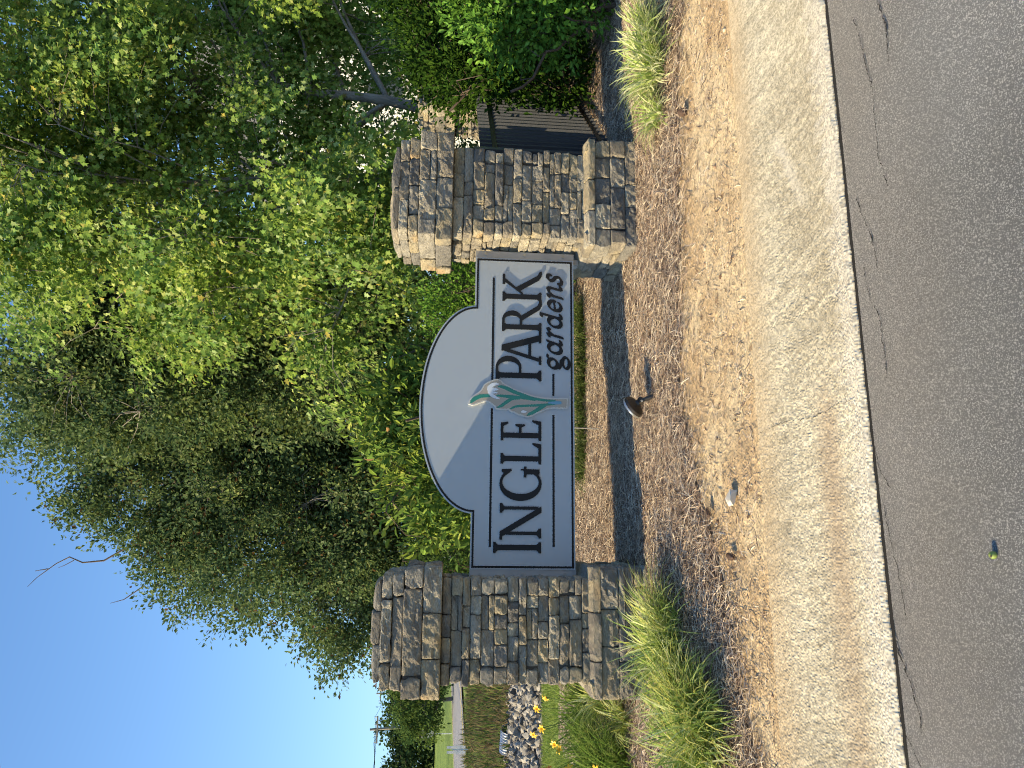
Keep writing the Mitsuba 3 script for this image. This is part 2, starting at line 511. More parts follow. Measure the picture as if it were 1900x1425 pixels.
m, c = needles(9000, 12, in_dirt, dirt_z, STRAW + [(.55, .44, .28)], (0.02, 0.09), 0.0014, 0.010)
single('needle_litter', m, 'straw', 'scattered dry needles and twigs on the bare dirt', 'needle litter', color=c, kind='stuff')
rng = np.random.default_rng(14)
ico = vf(trimesh.creation.icosphere(subdivisions=0))
peb, pc = [], []
for k in range(1500):
    x = rng.uniform(-3, 4.5)
    y = rng.uniform(-2.04, -1.05) + 0.03 * x
    s = rng.uniform(0.002, 0.0065) * (1 + 1.2 * (rng.uniform() < 0.06))
    vv = ico[0] * rng.uniform(0.6, 1.3, (12, 1)) * s * np.array([1, 1, 0.7]) + [x, y, dirt_z(np.array(x), np.array(y)) + 0.3 * s]
    peb.append((vv, ico[1]))
    col = np.array([(.45, .32, .19), (.14, .09, .06), (.55, .46, .33), (.30, .20, .13)])[rng.integers(4)]
    pc.append(np.repeat(col[None], 12, 0))
single('dirt_crumbs', join(peb), 'debris', 'small clods and pebbles in the dirt strip', 'gravel', color=np.vstack(pc), kind='stuff')


# ------------------------------------------------------------------ stone pillars
def block(size, rng, edge=0.008, amp=0.013, seg=0.024, chip=0.02, out=1):
    s = np.asarray(size, float)
    r = min(edge, 0.3 * s.min())
    ax = [np.concatenate([[-k / 2], np.linspace(-k / 2 + r, k / 2 - r, max(2, int(round((k - 2 * r) / seg)) + 1)), [k / 2]]) for k in s]
    vs, fs, n0 = [], [], 0
    for a in range(3):
        b, c = (a + 1) % 3, (a + 2) % 3
        B, C = np.meshgrid(ax[b], ax[c], indexing='ij')
        for sg in (-1, 1):
            v = np.zeros(B.shape + (3,))
            v[..., a], v[..., b], v[..., c] = sg * s[a] / 2, B, C
            n = len(ax[c])
            i = (np.arange(len(ax[b]) - 1)[:, None] * n + np.arange(n - 1)[None]).ravel()
            f = np.vstack([np.stack([i, i + n, i + n + 1], 1), np.stack([i, i + n + 1, i + 1], 1)])
            fs.append((f if sg > 0 else f[:, ::-1]) + n0)
            vs.append(v.reshape(-1, 3))
            n0 += len(vs[-1])
    v, f = np.vstack(vs), np.vstack(fs)
    core = np.clip(v, -s / 2 + r, s / 2 - r)
    d = v - core
    ln = np.linalg.norm(d, axis=1, keepdims=True) + 1e-12
    d /= ln
    v = core + d * r
    for _ in range(9):                                     # chipped facets
        nrm = rng.normal(size=3) * 0.27
        nrm[out] = rng.choice([-1, 1])
        nrm /= np.linalg.norm(nrm)
        lim = np.abs(nrm) @ (s / 2) - rng.uniform(0.15, 1.0) * chip - 0.010
        over = np.maximum(0, v @ nrm - lim)
        v = v - over[:, None] * nrm * 0.9
    off = rng.uniform(0, 100, 3)
    nz = 0.9 * (0.5 - np.abs(meshkit.fbm(v * 12 + off, 2, 1) - 0.5) * 3) + 1.25 * (meshkit.noise(v * [30, 30, 46] + off, 3) - 0.5) + 0.8 * (meshkit.noise(v * 75 + off, 4) - 0.5)
    k = np.full(3, 0.35)
    k[out] = 1.0
    v = v + d * k * (nz * amp)[:, None]
    m = trimesh.Trimesh(v, f, process=True)
    return m


def pillar(cx, cy, rot, seed, label, group, coarse=False):
    rng = np.random.default_rng(seed)
    key = thing('stone_pillar', label, 'stone pillar', group)
    cs, sn = math.cos(rot), math.sin(rot)
    R = np.array([[cs, -sn, 0], [sn, cs, 0], [0, 0, 1]])
    seg = 0.06 if coarse else 0.016

    def place(name, size, ctr, tilt=0.012, **kw):
        m = block(size, rng, seg=seg, **kw)
        v = m.vertices.copy()
        a, b = rng.normal(0, tilt, 2)
        v = v + np.stack([v[:, 2] * a * 0.4, v[:, 2] * b * 0.4, v[:, 0] * a * 0.5], 1)
        v = (v + ctr) @ R.T + [cx, cy, 0]
        part(name, trimesh.Trimesh(v, m.faces, process=False), STONES[rng.choice(5, p=[.28, .22, .18, .12, .20])], key, smooth=28)

    def ring(half, z0, z1, depth, wide, split=0.25, name='stone', prot=0.020, chip=0.018, amp=0.014):
        first = rng.integers(2)
        for side in range(4):
            full = (side % 2) == first
            L = half if full else half - depth
            x = -L
            while x < L - 1e-6:
                w = rng.uniform(*wide)
                if L - x - w < wide[0] * 0.75:
                    w = L - x
                hs = [(z0, z1)]
                if w > 0.13 and rng.uniform() < split and z1 - z0 > 0.075:
                    zm = z0 + (z1 - z0) * rng.uniform(0.38, 0.62)
                    hs = [(z0, zm), (zm, z1)]
                for a, b in hs:
                    p = rng.uniform(-0.3, 1) * prot
                    g = 0.0030
                    sx, sy, sz = w - 2 * g, depth + p, (b - a) - 2 * g
                    ex = rng.uniform(0, 0.8) * prot if (full and (x <= -L + 1e-6 or x + w >= L - 1e-6)) else 0
                    cxl = x + w / 2 + (ex / 2 if x + w >= L - 1e-6 else -ex / 2)
                    ctr = np.array([cxl, -half - p + sy / 2, (a + b) / 2])
                    size = np.array([sx + ex, sy, sz])
                    for _ in range(side):
                        ctr = np.array([-ctr[1], ctr[0], ctr[2]])
                    if side % 2:
                        size = size[[1, 0, 2]]
                    place(name, size, ctr, chip=chip, amp=amp, out=0 if side % 2 else 1)
                x += w

    def core(half, z0, z1):
        v, f = boxm(-half, half, -half, half, z0, z1)
        return v @ R.T + [cx, cy, 0], f

    part('core', join([core(0.375, -0.25, 0.36), core(0.302, 0.36, 1.39), core(0.375, 1.392, 1.63), core(0.31, 1.63, 1.80)]), 'mortar', key)
    z = -0.16
    for z1 in (-0.01, 0.115, 0.225, 0.345):
        ring(0.41, z, z1, 0.13, (0.16, 0.38), split=0.15)
        z = z1
    # sloping ledge stones on the base
    for side in range(4):
        x = -0.42
        while x < 0.42 - 1e-6:
            w = rng.uniform(0.2, 0.34)
            if 0.42 - x - w < 0.15:
                w = 0.42 - x
            m = block((w - 0.006, 0.12, 0.05), rng, seg=seg, chip=0.008, amp=0.006)
            v = m.vertices.copy()
            v[:, 2] += (v[:, 1] + 0.06) * 0.22
            v = v + [x + w / 2, -0.368, 0.368]
            for _ in range(side):
                v = np.stack([-v[:, 1], v[:, 0], v[:, 2]], 1)
            v = v @ R.T + [cx, cy, 0]
            part('ledge_stone', trimesh.Trimesh(v, m.faces, process=False), STONES[rng.choice(5, p=[.3, .1, .3, .05, .25])], key, smooth=28)
            x += w
    hs = []
    while sum(hs) < 0.99:
        hs.append(rng.uniform(0.052, 0.092))
    hs = np.array(hs) * (1.392 - 0.385) / sum(hs)
    z = 0.385
    for h in hs:
        ring(0.335, z, z + h, 0.11, (0.085, 0.30), split=0.22)
        z += h
    ring(0.405, 1.392, 1.515, 0.14, (0.22, 0.45), split=0.0, prot=0.018)
    ring(0.41, 1.515, 1.64, 0.14, (0.22, 0.45), split=0.12, prot=0.018)
    ring(0.365, 1.64, 1.715, 0.15, (0.2, 0.4), split=0.0)
    ring(0.355, 1.715, 1.785, 0.16, (0.2, 0.4), split=0.0)
    for iy, (ya, yb) in enumerate(((-0.325, 0.0), (0.0, 0.325))):
        x = -0.325
        while x < 0.325 - 1e-6:
            w = rng.uniform(0.2, 0.36)
            if 0.325 - x - w < 0.14:
                w = 0.325 - x
            m = block((w - 0.006, yb - ya - 0.006, 0.075), rng, seg=seg, chip=0.012, amp=0.006, out=2)
            v = m.vertices + [x + w / 2, (ya + yb) / 2, 1.82]
            v[:, 2] -= 0.14 * np.maximum(0, np.hypot(v[:, 0], v[:, 1]) - 0.22) ** 1.0 * (v[:, 2] > 1.82)
            v = v @ R.T + [cx, cy, 0]
            part('top_stone', trimesh.Trimesh(v, m.faces, process=False), STONES[rng.choice(5)], key, smooth=28)
            x += w
    return key


G_P = 'stacked stone pillars'
pillar(-1.545, 0.045, 0.0, 101, 'stacked stone pillar left of the sign with grass clumps at its foot', G_P)
pillar(1.590, 0.045, -0.038, 202, 'stacked stone pillar right of the sign next to the black picket fence', G_P)
pillar(4.38, 2.95, 0.05, 303, 'farther sunlit stone pillar half hidden by holly at the end of the fence', G_P, coarse=True)

# ------------------------------------------------------------------ the sign
SIGN = thing('entrance_sign', 'white arched entrance sign with black lettering and leafy emblem between two stone pillars', 'sign')
th = np.linspace(0, np.pi, 72)
arch = Polygon(list(zip(0.777 * np.cos(th), 1.19 + 0.408 * np.sin(th))))
body = sbox(-1.165, 0.450, 1.165, 1.205)
panel = unary_union([body, arch])
part('panel', extr(panel, 0.008, 0.0), 'panel_white', SIGN)
bord = panel.buffer(-0.011, join_style=2).difference(panel.buffer(-0.025, join_style=2))
part('border', extr(bord, 0.0032, -0.0078), 'letter_black', SIGN, label='thin black border line around the sign face')
for sx in (-1, 1):
    st = part('mounting_strip', boxm(min(sx * 1.160, sx * 1.222), max(sx * 1.160, sx * 1.222), 0.002, 0.008, 0.444, 1.206), 'metal_strip', SIGN)
    for bz in (0.53, 0.83, 1.13):
        b = trimesh.creation.cylinder(0.011, 0.008, sections=8)
        b.apply_transform(trimesh.transformations.rotation_matrix(np.pi / 2, [1, 0, 0]))
        b.apply_translation((sx * 1.197, -0.002, bz))
        part('bolt', b, 'bolt_metal', st)
part('back_frame', join([boxm(-1.222, 1.222, 0.010, 0.050, 0.452, 0.492), boxm(-1.222, 1.222, 0.010, 0.050, 1.140, 1.180), boxm(-1.195, -1.155, 0.010, 0.05, 0.492, 1.140), boxm(1.155, 1.195, 0.010, 0.05, 0.492, 1.140)]), 'metal_strip', SIGN)
part('bracket', boxm(1.16, 1.20, 0.055, 0.16, 0.40, 0.46), 'metal_strip', SIGN)
for a, b, z in ((-1.01, -0.01, 1.065), (0.20, 1.004, 1.065), (-1.006, -0.05, 0.607), (0.095, 0.262, 0.607)):
    part('rule', extr(sbox(a, z - 0.008, b, z + 0.008), 0.0032, -0.0078), 'letter_black', SIGN)


def rect(x0, z0, x1, z1):
    return sbox(min(x0, x1), min(z0, z1), max(x0, x1), max(z0, z1))


def poly(*p):
    return Polygon(p).buffer(0)


def stem(x, zb, zt, w, sw, bottom=True, top=True, t=0.016, br=0.016):
    out = [rect(x - w / 2, zb, x + w / 2, zt)]
    for on, z, s in ((bottom, zb, 1), (top, zt, -1)):
        if on:
            out.append(rect(x - sw / 2, z, x + sw / 2, z + s * t))
            out.append(poly((x - sw / 2 + .006, z + s * t), (x + sw / 2 - .006, z + s * t), (x + w / 2, z + s * (t + br)), (x - w / 2, z + s * (t + br))))
    return unary_union(out)


def ell(cx, cz, rx, rz):
    return affinity.scale(Point(cx, cz).buffer(1, 32), rx, rz)


def bowl(x, zb, zt, r, thick, thin=0.016):
    """The round of P and R: from the stem at x to the right by r."""
    zm, h = (zb + zt) / 2, (zt - zb) / 2
    o = unary_union([ell(x + r - h * 0.9, zm, h * 0.9, h), rect(x, zb, x + r - h * 0.9, zt)])
    i = unary_union([ell(x + r - h * 0.9, zm, h * 0.9 - thick, h - thin), rect(x - 1, zb + thin, x + r - h * 0.9, zt - thin)])
    return o.difference(i).intersection(rect(x, 0, x + 5, 5))


def diag(xa, za, xb, zb, w):
    """A slanted bar of horizontal width w."""
    return poly((xa - w / 2, za), (xa + w / 2, za), (xb + w / 2, zb), (xb - w / 2, zb))


B, Cp, BigT = 0.700, 0.996, 1.040
LET = {}
LET['I'] = stem(-1.0115, B, BigT, .034, .074)
LET['N'] = unary_union([stem(-.912, B, Cp, .020, .066, top=False), rect(-.957, Cp - .016, -.905, Cp), stem(-.734, B + .02, Cp, .020, .066, bottom=False), diag(-.922, Cp, -.744, B - .002, .042)])
go = ell(-.560, .849, .122, .152)
gi = ell(-.549, .849, .086, .134)
gg = go.difference(gi).difference(rect(-.520, .846, -.3, .930)).difference(poly((-.56, .849), (-.30, .849), (-.30, 1.02), (-.462, .945)))
LET['G'] = unary_union([gg.difference(rect(-.455, .74, -.3, 1.1)), rect(-.490, .712, -.456, .815), rect(-.512, .808, -.437, .824), poly((-.472, .985), (-.458, .985), (-.455, .916), (-.466, .916), (-.498, .955))])
LET['L'] = unary_union([stem(-.378, B, Cp, .034, .074, bottom=False), rect(-.415, B, -.272, B + .018), rect(-.395, B, -.361, B + .03), poly((-.272, B), (-.263, B + .062), (-.273, B + .062), (-.300, B + .018), (-.33, B))])
LET['E'] = unary_union([rect(-.224, B, -.190, Cp), rect(-.244, B, -.105, B + .018), rect(-.244, Cp - .016, -.118, Cp), rect(-.20, .846, -.135, .862), poly((-.104, B), (-.094, B + .064), (-.104, B + .064), (-.128, B + .018), (-.15, B)),
                        poly((-.116, Cp), (-.110, Cp - .052), (-.119, Cp - .052), (-.14, Cp - .016), (-.15, Cp)), poly((-.136, .888), (-.126, .888), (-.126, .820), (-.136, .820), (-.146, .846), (-.146, .862))])
LET['P'] = unary_union([stem(.243, B, BigT, .036, .078), bowl(.243, .850, BigT, .146, .038)])
LET['A'] = unary_union([diag(.360, B, .448, Cp + .002, .022), diag(.538, B, .452, Cp + .002, .044), rect(.388, .778, .512, .796), rect(.331, B, .392, B + .016), rect(.498, B, .580, B + .016)])
LET['R'] = unary_union([stem(.618, B, Cp, .034, .066), bowl(.618, .846, Cp, .126, .036), poly((.668, .852), (.706, .852), (.788, .728), (.822, .712), (.828, .697), (.790, .697), (.760, .712))])
LET['K'] = unary_union([stem(.858, B, Cp, .034, .070), poly((.872, .836), (.890, .846), (1.004, .982), (.978, .982)), rect(.958, Cp - .016, 1.034, Cp), poly((.902, .872), (.930, .896), (1.028, .728), (1.060, .712), (1.064, .697), (1.030, .697), (.996, .716))])


def pen(pts, w, ratio=0.34, ang=52):
    """A broad-nib stroke along the points."""
    ls = LineString(pts)
    ls = affinity.rotate(ls, -ang, origin=(0, 0))
    ls = affinity.scale(ls, 1, ratio ** -1, origin=(0, 0))
    s = ls.buffer(w / 2, 8)
    s = affinity.scale(s, 1, ratio, origin=(0, 0))
    return affinity.rotate(s, ang, origin=(0, 0))


def arc(cx, cz, rx, rz, a0, a1, slant=0.22, n=22):
    a = np.radians(np.linspace(a0, a1, n))
    x, z = rx * np.cos(a), rz * np.sin(a)
    return [(cx + p + slant * q, cz + q) for p, q in zip(x, z)]


b0, xh = 0.540, 0.650
mid, hh, sl, pw = (b0 + xh) / 2, (xh - b0) / 2 - 0.007, 0.22, 0.032


def L_(x, z):
    return (x + sl * (z - mid), z)


SC = {}
SC['g'] = [pen(arc(.342, .610, .036, .034, 0, 360), pw), pen([(.376, .636), (.392, .652), (.409, .650)], pw * .7), pen([L_(.322, .582), L_(.312, .566), L_(.330, .554), L_(.372, .548), L_(.394, .530)], pw * .8), pen(arc(.348, .512, .044, .025, 50, 390, .2), pw * .85)]
SC['a'] = [pen(arc(.458, mid, .036, hh, 20, 340), pw), pen([L_(.505, xh), L_(.494, .560), L_(.504, .546), L_(.524, .552)], pw)]
SC['r'] = [pen([L_(.546, .640), L_(.562, xh - .002), L_(.558, .60), L_(.556, b0)], pw), pen([L_(.558, .598), L_(.576, .636), L_(.598, .650), L_(.606, .636)], pw * .9)]
SC['d'] = [pen(arc(.664, mid, .037, hh, 20, 340), pw), pen([L_(.690, .700), L_(.708, .700), L_(.704, .60), L_(.702, .560), L_(.710, .546), L_(.730, .552)], pw)]
SC['e'] = [pen(arc(.795, mid, .038, hh, 0, 318), pw), pen([L_(.764, .592), L_(.80, .598), L_(.832, .606)], pw * .6)]
SC['n'] = [pen([L_(.858, .642), L_(.872, xh - .002), L_(.870, .60), L_(.868, b0)], pw), pen([L_(.870, .60), L_(.894, .638), L_(.918, .650), L_(.932, .634), L_(.930, .560), L_(.938, .546), L_(.956, .553)], pw)]
SC['s'] = [pen([L_(1.036, .626), L_(1.030, .648), L_(1.004, .652), L_(.986, .632), L_(.998, .608), L_(1.026, .588), L_(1.032, .562), L_(1.008, .541), L_(.982, .546), L_(.974, .566)], pw * .95)]
for ch, g in LET.items():
    part('letter', extr(g.buffer(.0015), 0.0105, -0.0076), 'letter_black', SIGN, label=f'black raised serif capital {ch}')
for ch, g in SC.items():
    part('letter', extr(unary_union(g), 0.0105, -0.0076), 'letter_black', SIGN, label=f'black raised italic lowercase {ch}')

EMB = [(.015, 1.238), (.040, 1.236), (.065, 1.22), (.090, 1.190), (.108, 1.164), (.125, 1.148), (.163, 1.128), (.182, 1.103), (.195, 1.075), (.208, 1.045), (.209, 1.022), (.199, 1.000), (.182, .984), (.168, .961), (.153, .930), (.138, .9), (.110, .824), (.092, .770), (.085, .732), (.077, .680), (.076, .625), (.078, .499), (-.004, .505), (-.004, .618), (-.008, .648), (-.020, .675), (-.045, .732), (-.066, .768), (-.073, .792), (-.072, .820), (-.062, .850), (-.060, .868), (-.042, .900), (-.038, .920), (-.020, .944), (-.022, .965), (-.023, .989), (-.017, 1.042), (.002, 1.046), (.014, 1.062), (.030, 1.085), (.037, 1.103), (.034, 1.130), (.020, 1.163), (.004, 1.205)]
ep = Polygon(EMB).buffer(.004).buffer(-.004)
em = part('emblem', extr(ep, 0.020, -0.0076), 'emblem_pale', SIGN, label='raised leaf and flower emblem in beige, green and white')
part('beige_ground', extr(ep.buffer(-.009), 0.0012, -0.0274), 'emblem_beige', em)
GREEN = [[(.151, 1.022), (.136, .976), (.107, .915), (.086, .854), (.058, .747), (.049, .656), (.050, .595), (.058, .595), (.060, .656), (.071, .747), (.112, .854), (.148, .946), (.160, 1.0)],
         [(.080, 1.036), (.070, .952), (.066, .854), (.052, .747), (.060, .747), (.080, .854), (.088, .953), (.088, 1.02)],
         [(-.013, 1.038), (.002, .989), (.030, .952), (.055, .914), (.062, .861), (.071, .861), (.070, .925), (.046, .962), (.015, .999)],
         [(-.018, .936), (.001, .884), (.006, .823), (.010, .732), (.020, .656), (.027, .595), (.034, .595), (.030, .670), (.022, .747), (.017, .823), (.012, .884), (.0, .915)],
         [(-.062, .808), (-.046, .755), (-.014, .705), (.012, .668), (.014, .690), (.005, .717), (-.022, .755), (-.042, .79)],
         [(.018, 1.228), (.043, 1.190), (.065, 1.149), (.074, 1.081), (.090, 1.075), (.086, 1.156), (.060, 1.208), (.036, 1.226)]]
for g in GREEN:
    part('green_leaf', extr(Polygon(g).buffer(.003).intersection(ep.buffer(-.01)), 0.0012, -0.0284), 'emblem_green', em)
for g in ([(.125, 1.101), (.150, 1.098), (.172, 1.070), (.178, 1.040), (.170, 1.018), (.157, 1.052), (.141, 1.074), (.138, 1.060)], [(.135, 1.075), (.139, 1.045), (.128, 1.022), (.120, 1.050), (.118, 1.078)], [(.118, 1.085), (.112, 1.060), (.104, 1.028), (.101, 1.060), (.103, 1.085)],
          [(.105, 1.095), (.098, 1.070), (.081, 1.045), (.059, 1.013), (.064, 1.045), (.080, 1.078)], [(.098, 1.092), (.128, 1.098), (.138, 1.075), (.100, 1.070)]):
    part('white_petal', extr(Polygon(g).buffer(.003), 0.0014, -0.0290), 'emblem_white', em)
part('white_spot', extr(Polygon([(-.029, .850), (-.021, .831), (-.032, .806), (-.042, .823), (-.041, .846)]), 0.0012, -0.0284), 'emblem_white', em)
part('blue_base', extr(Polygon([(.034, .650), (.042, .650), (.052, .595), (.052, .549), (.030, .549), (.026, .595)]), 0.0014, -0.0292), 'emblem_blue', em)

rod = thing('stake_rod', 'thin grey metal rod standing in the straw under the sign', 'rod')
part('rod', tube([(.015, 1.10, 0.0), (.03, 1.10, 0.62)], .006, 6), 'rod_metal', rod)
part('cap', tube([(.03, 1.10, 0.62), (.03, 1.10, 0.635)], .011, 6), 'rod_metal', rod)

# ------------------------------------------------------------------ landscape flood lamp in front of the sign
LAMP = thing('landscape_light', 'dark bronze landscape spotlight with round head on a stake before the sign', 'spotlight')
base = np.array([-.010, -.66, .02])
head_c = np.array([-.066, -.60, .138])
axis = np.array([-.50, .62, .60])
axis /= np.linalg.norm(axis)


def lathe_on(prof, origin, ax, n=28):
    ax = np.asarray(ax) / np.linalg.norm(ax)
    a = np.cross(ax, [0, 0, 1.0])
    a /= np.linalg.norm(a)
    b = np.cross(ax, a)
    ang = np.arange(n) * 2 * np.pi / n
    v = np.array([origin + ax * h + r * (math.cos(t) * a + math.sin(t) * b) for r, h in prof for t in ang])
    i = (np.arange(len(prof) - 1)[:, None] * n)
    j = np.arange(n)[None]
    k = (j + 1) % n
    q = np.stack([i + j, i + k, i + k + n, i + j + n], -1).reshape(-1, 4)
    return v, np.vstack([q[:, [0, 1, 2]], q[:, [0, 2, 3]]])


hd = part('head', lathe_on([(.004, -.040), (.022, -.038), (.026, -.022), (.055, -.008), (.076, .004), (.080, .016), (.080, .030), (.074, .030), (.070, .012), (.003, .008)], head_c, axis), 'lamp_bronze', LAMP, smooth=40)
part('rim', lathe_on([(.0815, .022), (.0835, .026), (.0835, .034), (.0785, .036), (.0785, .030)], head_c, axis), 'lamp_rim', hd, smooth=40)
part('lens', lathe_on([(.072, .024), (.04, .027), (.001, .028)], head_c, axis), 'window_glass', hd, smooth=True)
kn = head_c - axis * .048
part('knuckle', join([tube([head_c - axis * .03, kn - axis * .01], .016, 10), tube([kn + [-.02, -.016, 0], kn + [.02, .016, 0]], .015, 10)]), 'lamp_bronze', LAMP, smooth=40)
part('bolt', tube([kn + [-.006, -.030, .0], kn + [.0, -.012, 0]], .008, 8), 'lamp_rim', LAMP)
part('stake', tube([kn + [0, 0, .005], (kn + base) / 2, base, base - [0, 0, .1]], [.013, .015, .017, .012], 8), 'lamp_bronze', LAMP, smooth=40)

# ------------------------------------------------------------------ black picket fence running back from the right pillar
FENCE = thing('metal_fence', 'black metal picket fence running back from the right stone pillar', 'fence')
f0, fd = np.array([2.09, .06]), np.array([2.0, 2.1])
fd = fd / np.linalg.norm(fd)


def oriented(a0, a1, half, z0, z1):
    """A box along the fence line from a0 to a1 metres."""
    v, f = boxm(a0, a1, -half, half, z0, z1)
    xy = f0 + v[:, :1] * fd + v[:, 1:2] * np.array([-fd[1], fd[0]])
    return np.column_stack([xy, v[:, 2]]), f


for zr in (1.065, 0.13):
    part('rail', oriented(0, 3.2, .020, zr - .020, zr + .020), 'lamp_bronze', FENCE)
for k in range(24):
    part('picket', oriented((.08 + .13 * k) - .016, (.08 + .13 * k) + .016, .016, .05, 1.185), 'fence_black', FENCE)
for a in (0.0, 3.17):
    part('post', oriented(a - .03, a + .03, .03, -.05, 1.24), 'fence_black', FENCE)

# ------------------------------------------------------------------ leaves, trees, shrubs


def unit(v):
    return v / (np.linalg.norm(v, axis=-1, keepdims=True) + 1e-12)


FOLD = (np.array([(0, 0, 0), (.5, .5, .12), (1, 0, -.06), (.5, -.5, .12)]), np.array([(0, 1, 2), (0, 2, 3)]))
OVAL = (np.array([(0, 0, 0), (.28, .36, .07), (.62, .42, .08), (1, 0, -.10), (.62, -.42, .08), (.28, -.36, .07), (.5, 0, .0)]), np.array([(0, 1, 6), (1, 2, 6), (2, 3, 6), (3, 4, 6), (4, 5, 6), (5, 0, 6)]))
LOBE = (np.array([(0, 0, 0), (.10, .52, .05), (.36, .26, .0), (.60, .56, .06), (.66, .20, .0), (1, 0, -.12), (.66, -.20, .0), (.60, -.56, .06), (.36, -.26, .0), (.10, -.52, .05)]),
        np.array([(0, 1, 2), (0, 2, 4), (2, 3, 4), (0, 4, 6), (4, 5, 6), (0, 6, 8), (6, 7, 8), (0, 8, 9)]))


def leaves(P, D, N, L, W, shape, cols, rng):
    t, f = shape
    D = unit(D)
    S = unit(np.cross(N, D))
    N = np.cross(D, S)
    V = P[:, None] + t[None, :, 0:1] * (D * L[:, None])[:, None] + t[None, :, 1:2] * (S * W[:, None])[:, None] + t[None, :, 2:3] * (N * L[:, None])[:, None]
    F = f[None] + (np.arange(len(P)) * len(t))[:, None, None]
    return (V.reshape(-1, 3), F.reshape(-1, 3)), np.repeat(cols, len(t), 0)


def pick(rng, n, pal, w=None, jit=0.25):
    pal = np.asarray(pal)
    return pal[rng.choice(len(pal), n, p=w)] * rng.uniform(1 - jit, 1 + jit, (n, 1))


def env_points(rng, n, ells, shell=0.35, gap=None):
    """Points in a union of ellipsoids (cx, cy, cz, rx, ry, rz), denser towards the outside of the union."""
    ells = np.asarray(ells, float)
    vol = ells[:, 3] * ells[:, 4] * ells[:, 5]
    out = []
    while sum(map(len, out)) < n:
        k = rng.choice(len(ells), 4000, p=vol / vol.sum())
        d = unit(rng.normal(size=(4000, 3)))
        r = rng.uniform(0, 1, 4000) ** shell
        p = ells[k, :3] + d * r[:, None] * ells[k, 3:]
        q = np.min([(((p - e[:3]) / e[3:]) ** 2).sum(1) for e in ells], 0)
        p = p[q > 0.30 * rng.uniform(0, 1, 4000)]
        if gap:
            p = p[meshkit.fbm(p * gap[0] + 11, 3, 5) > gap[1]]
        out.append(p[p[:, 2] > 0.12])
    return np.vstack(out)[:n]


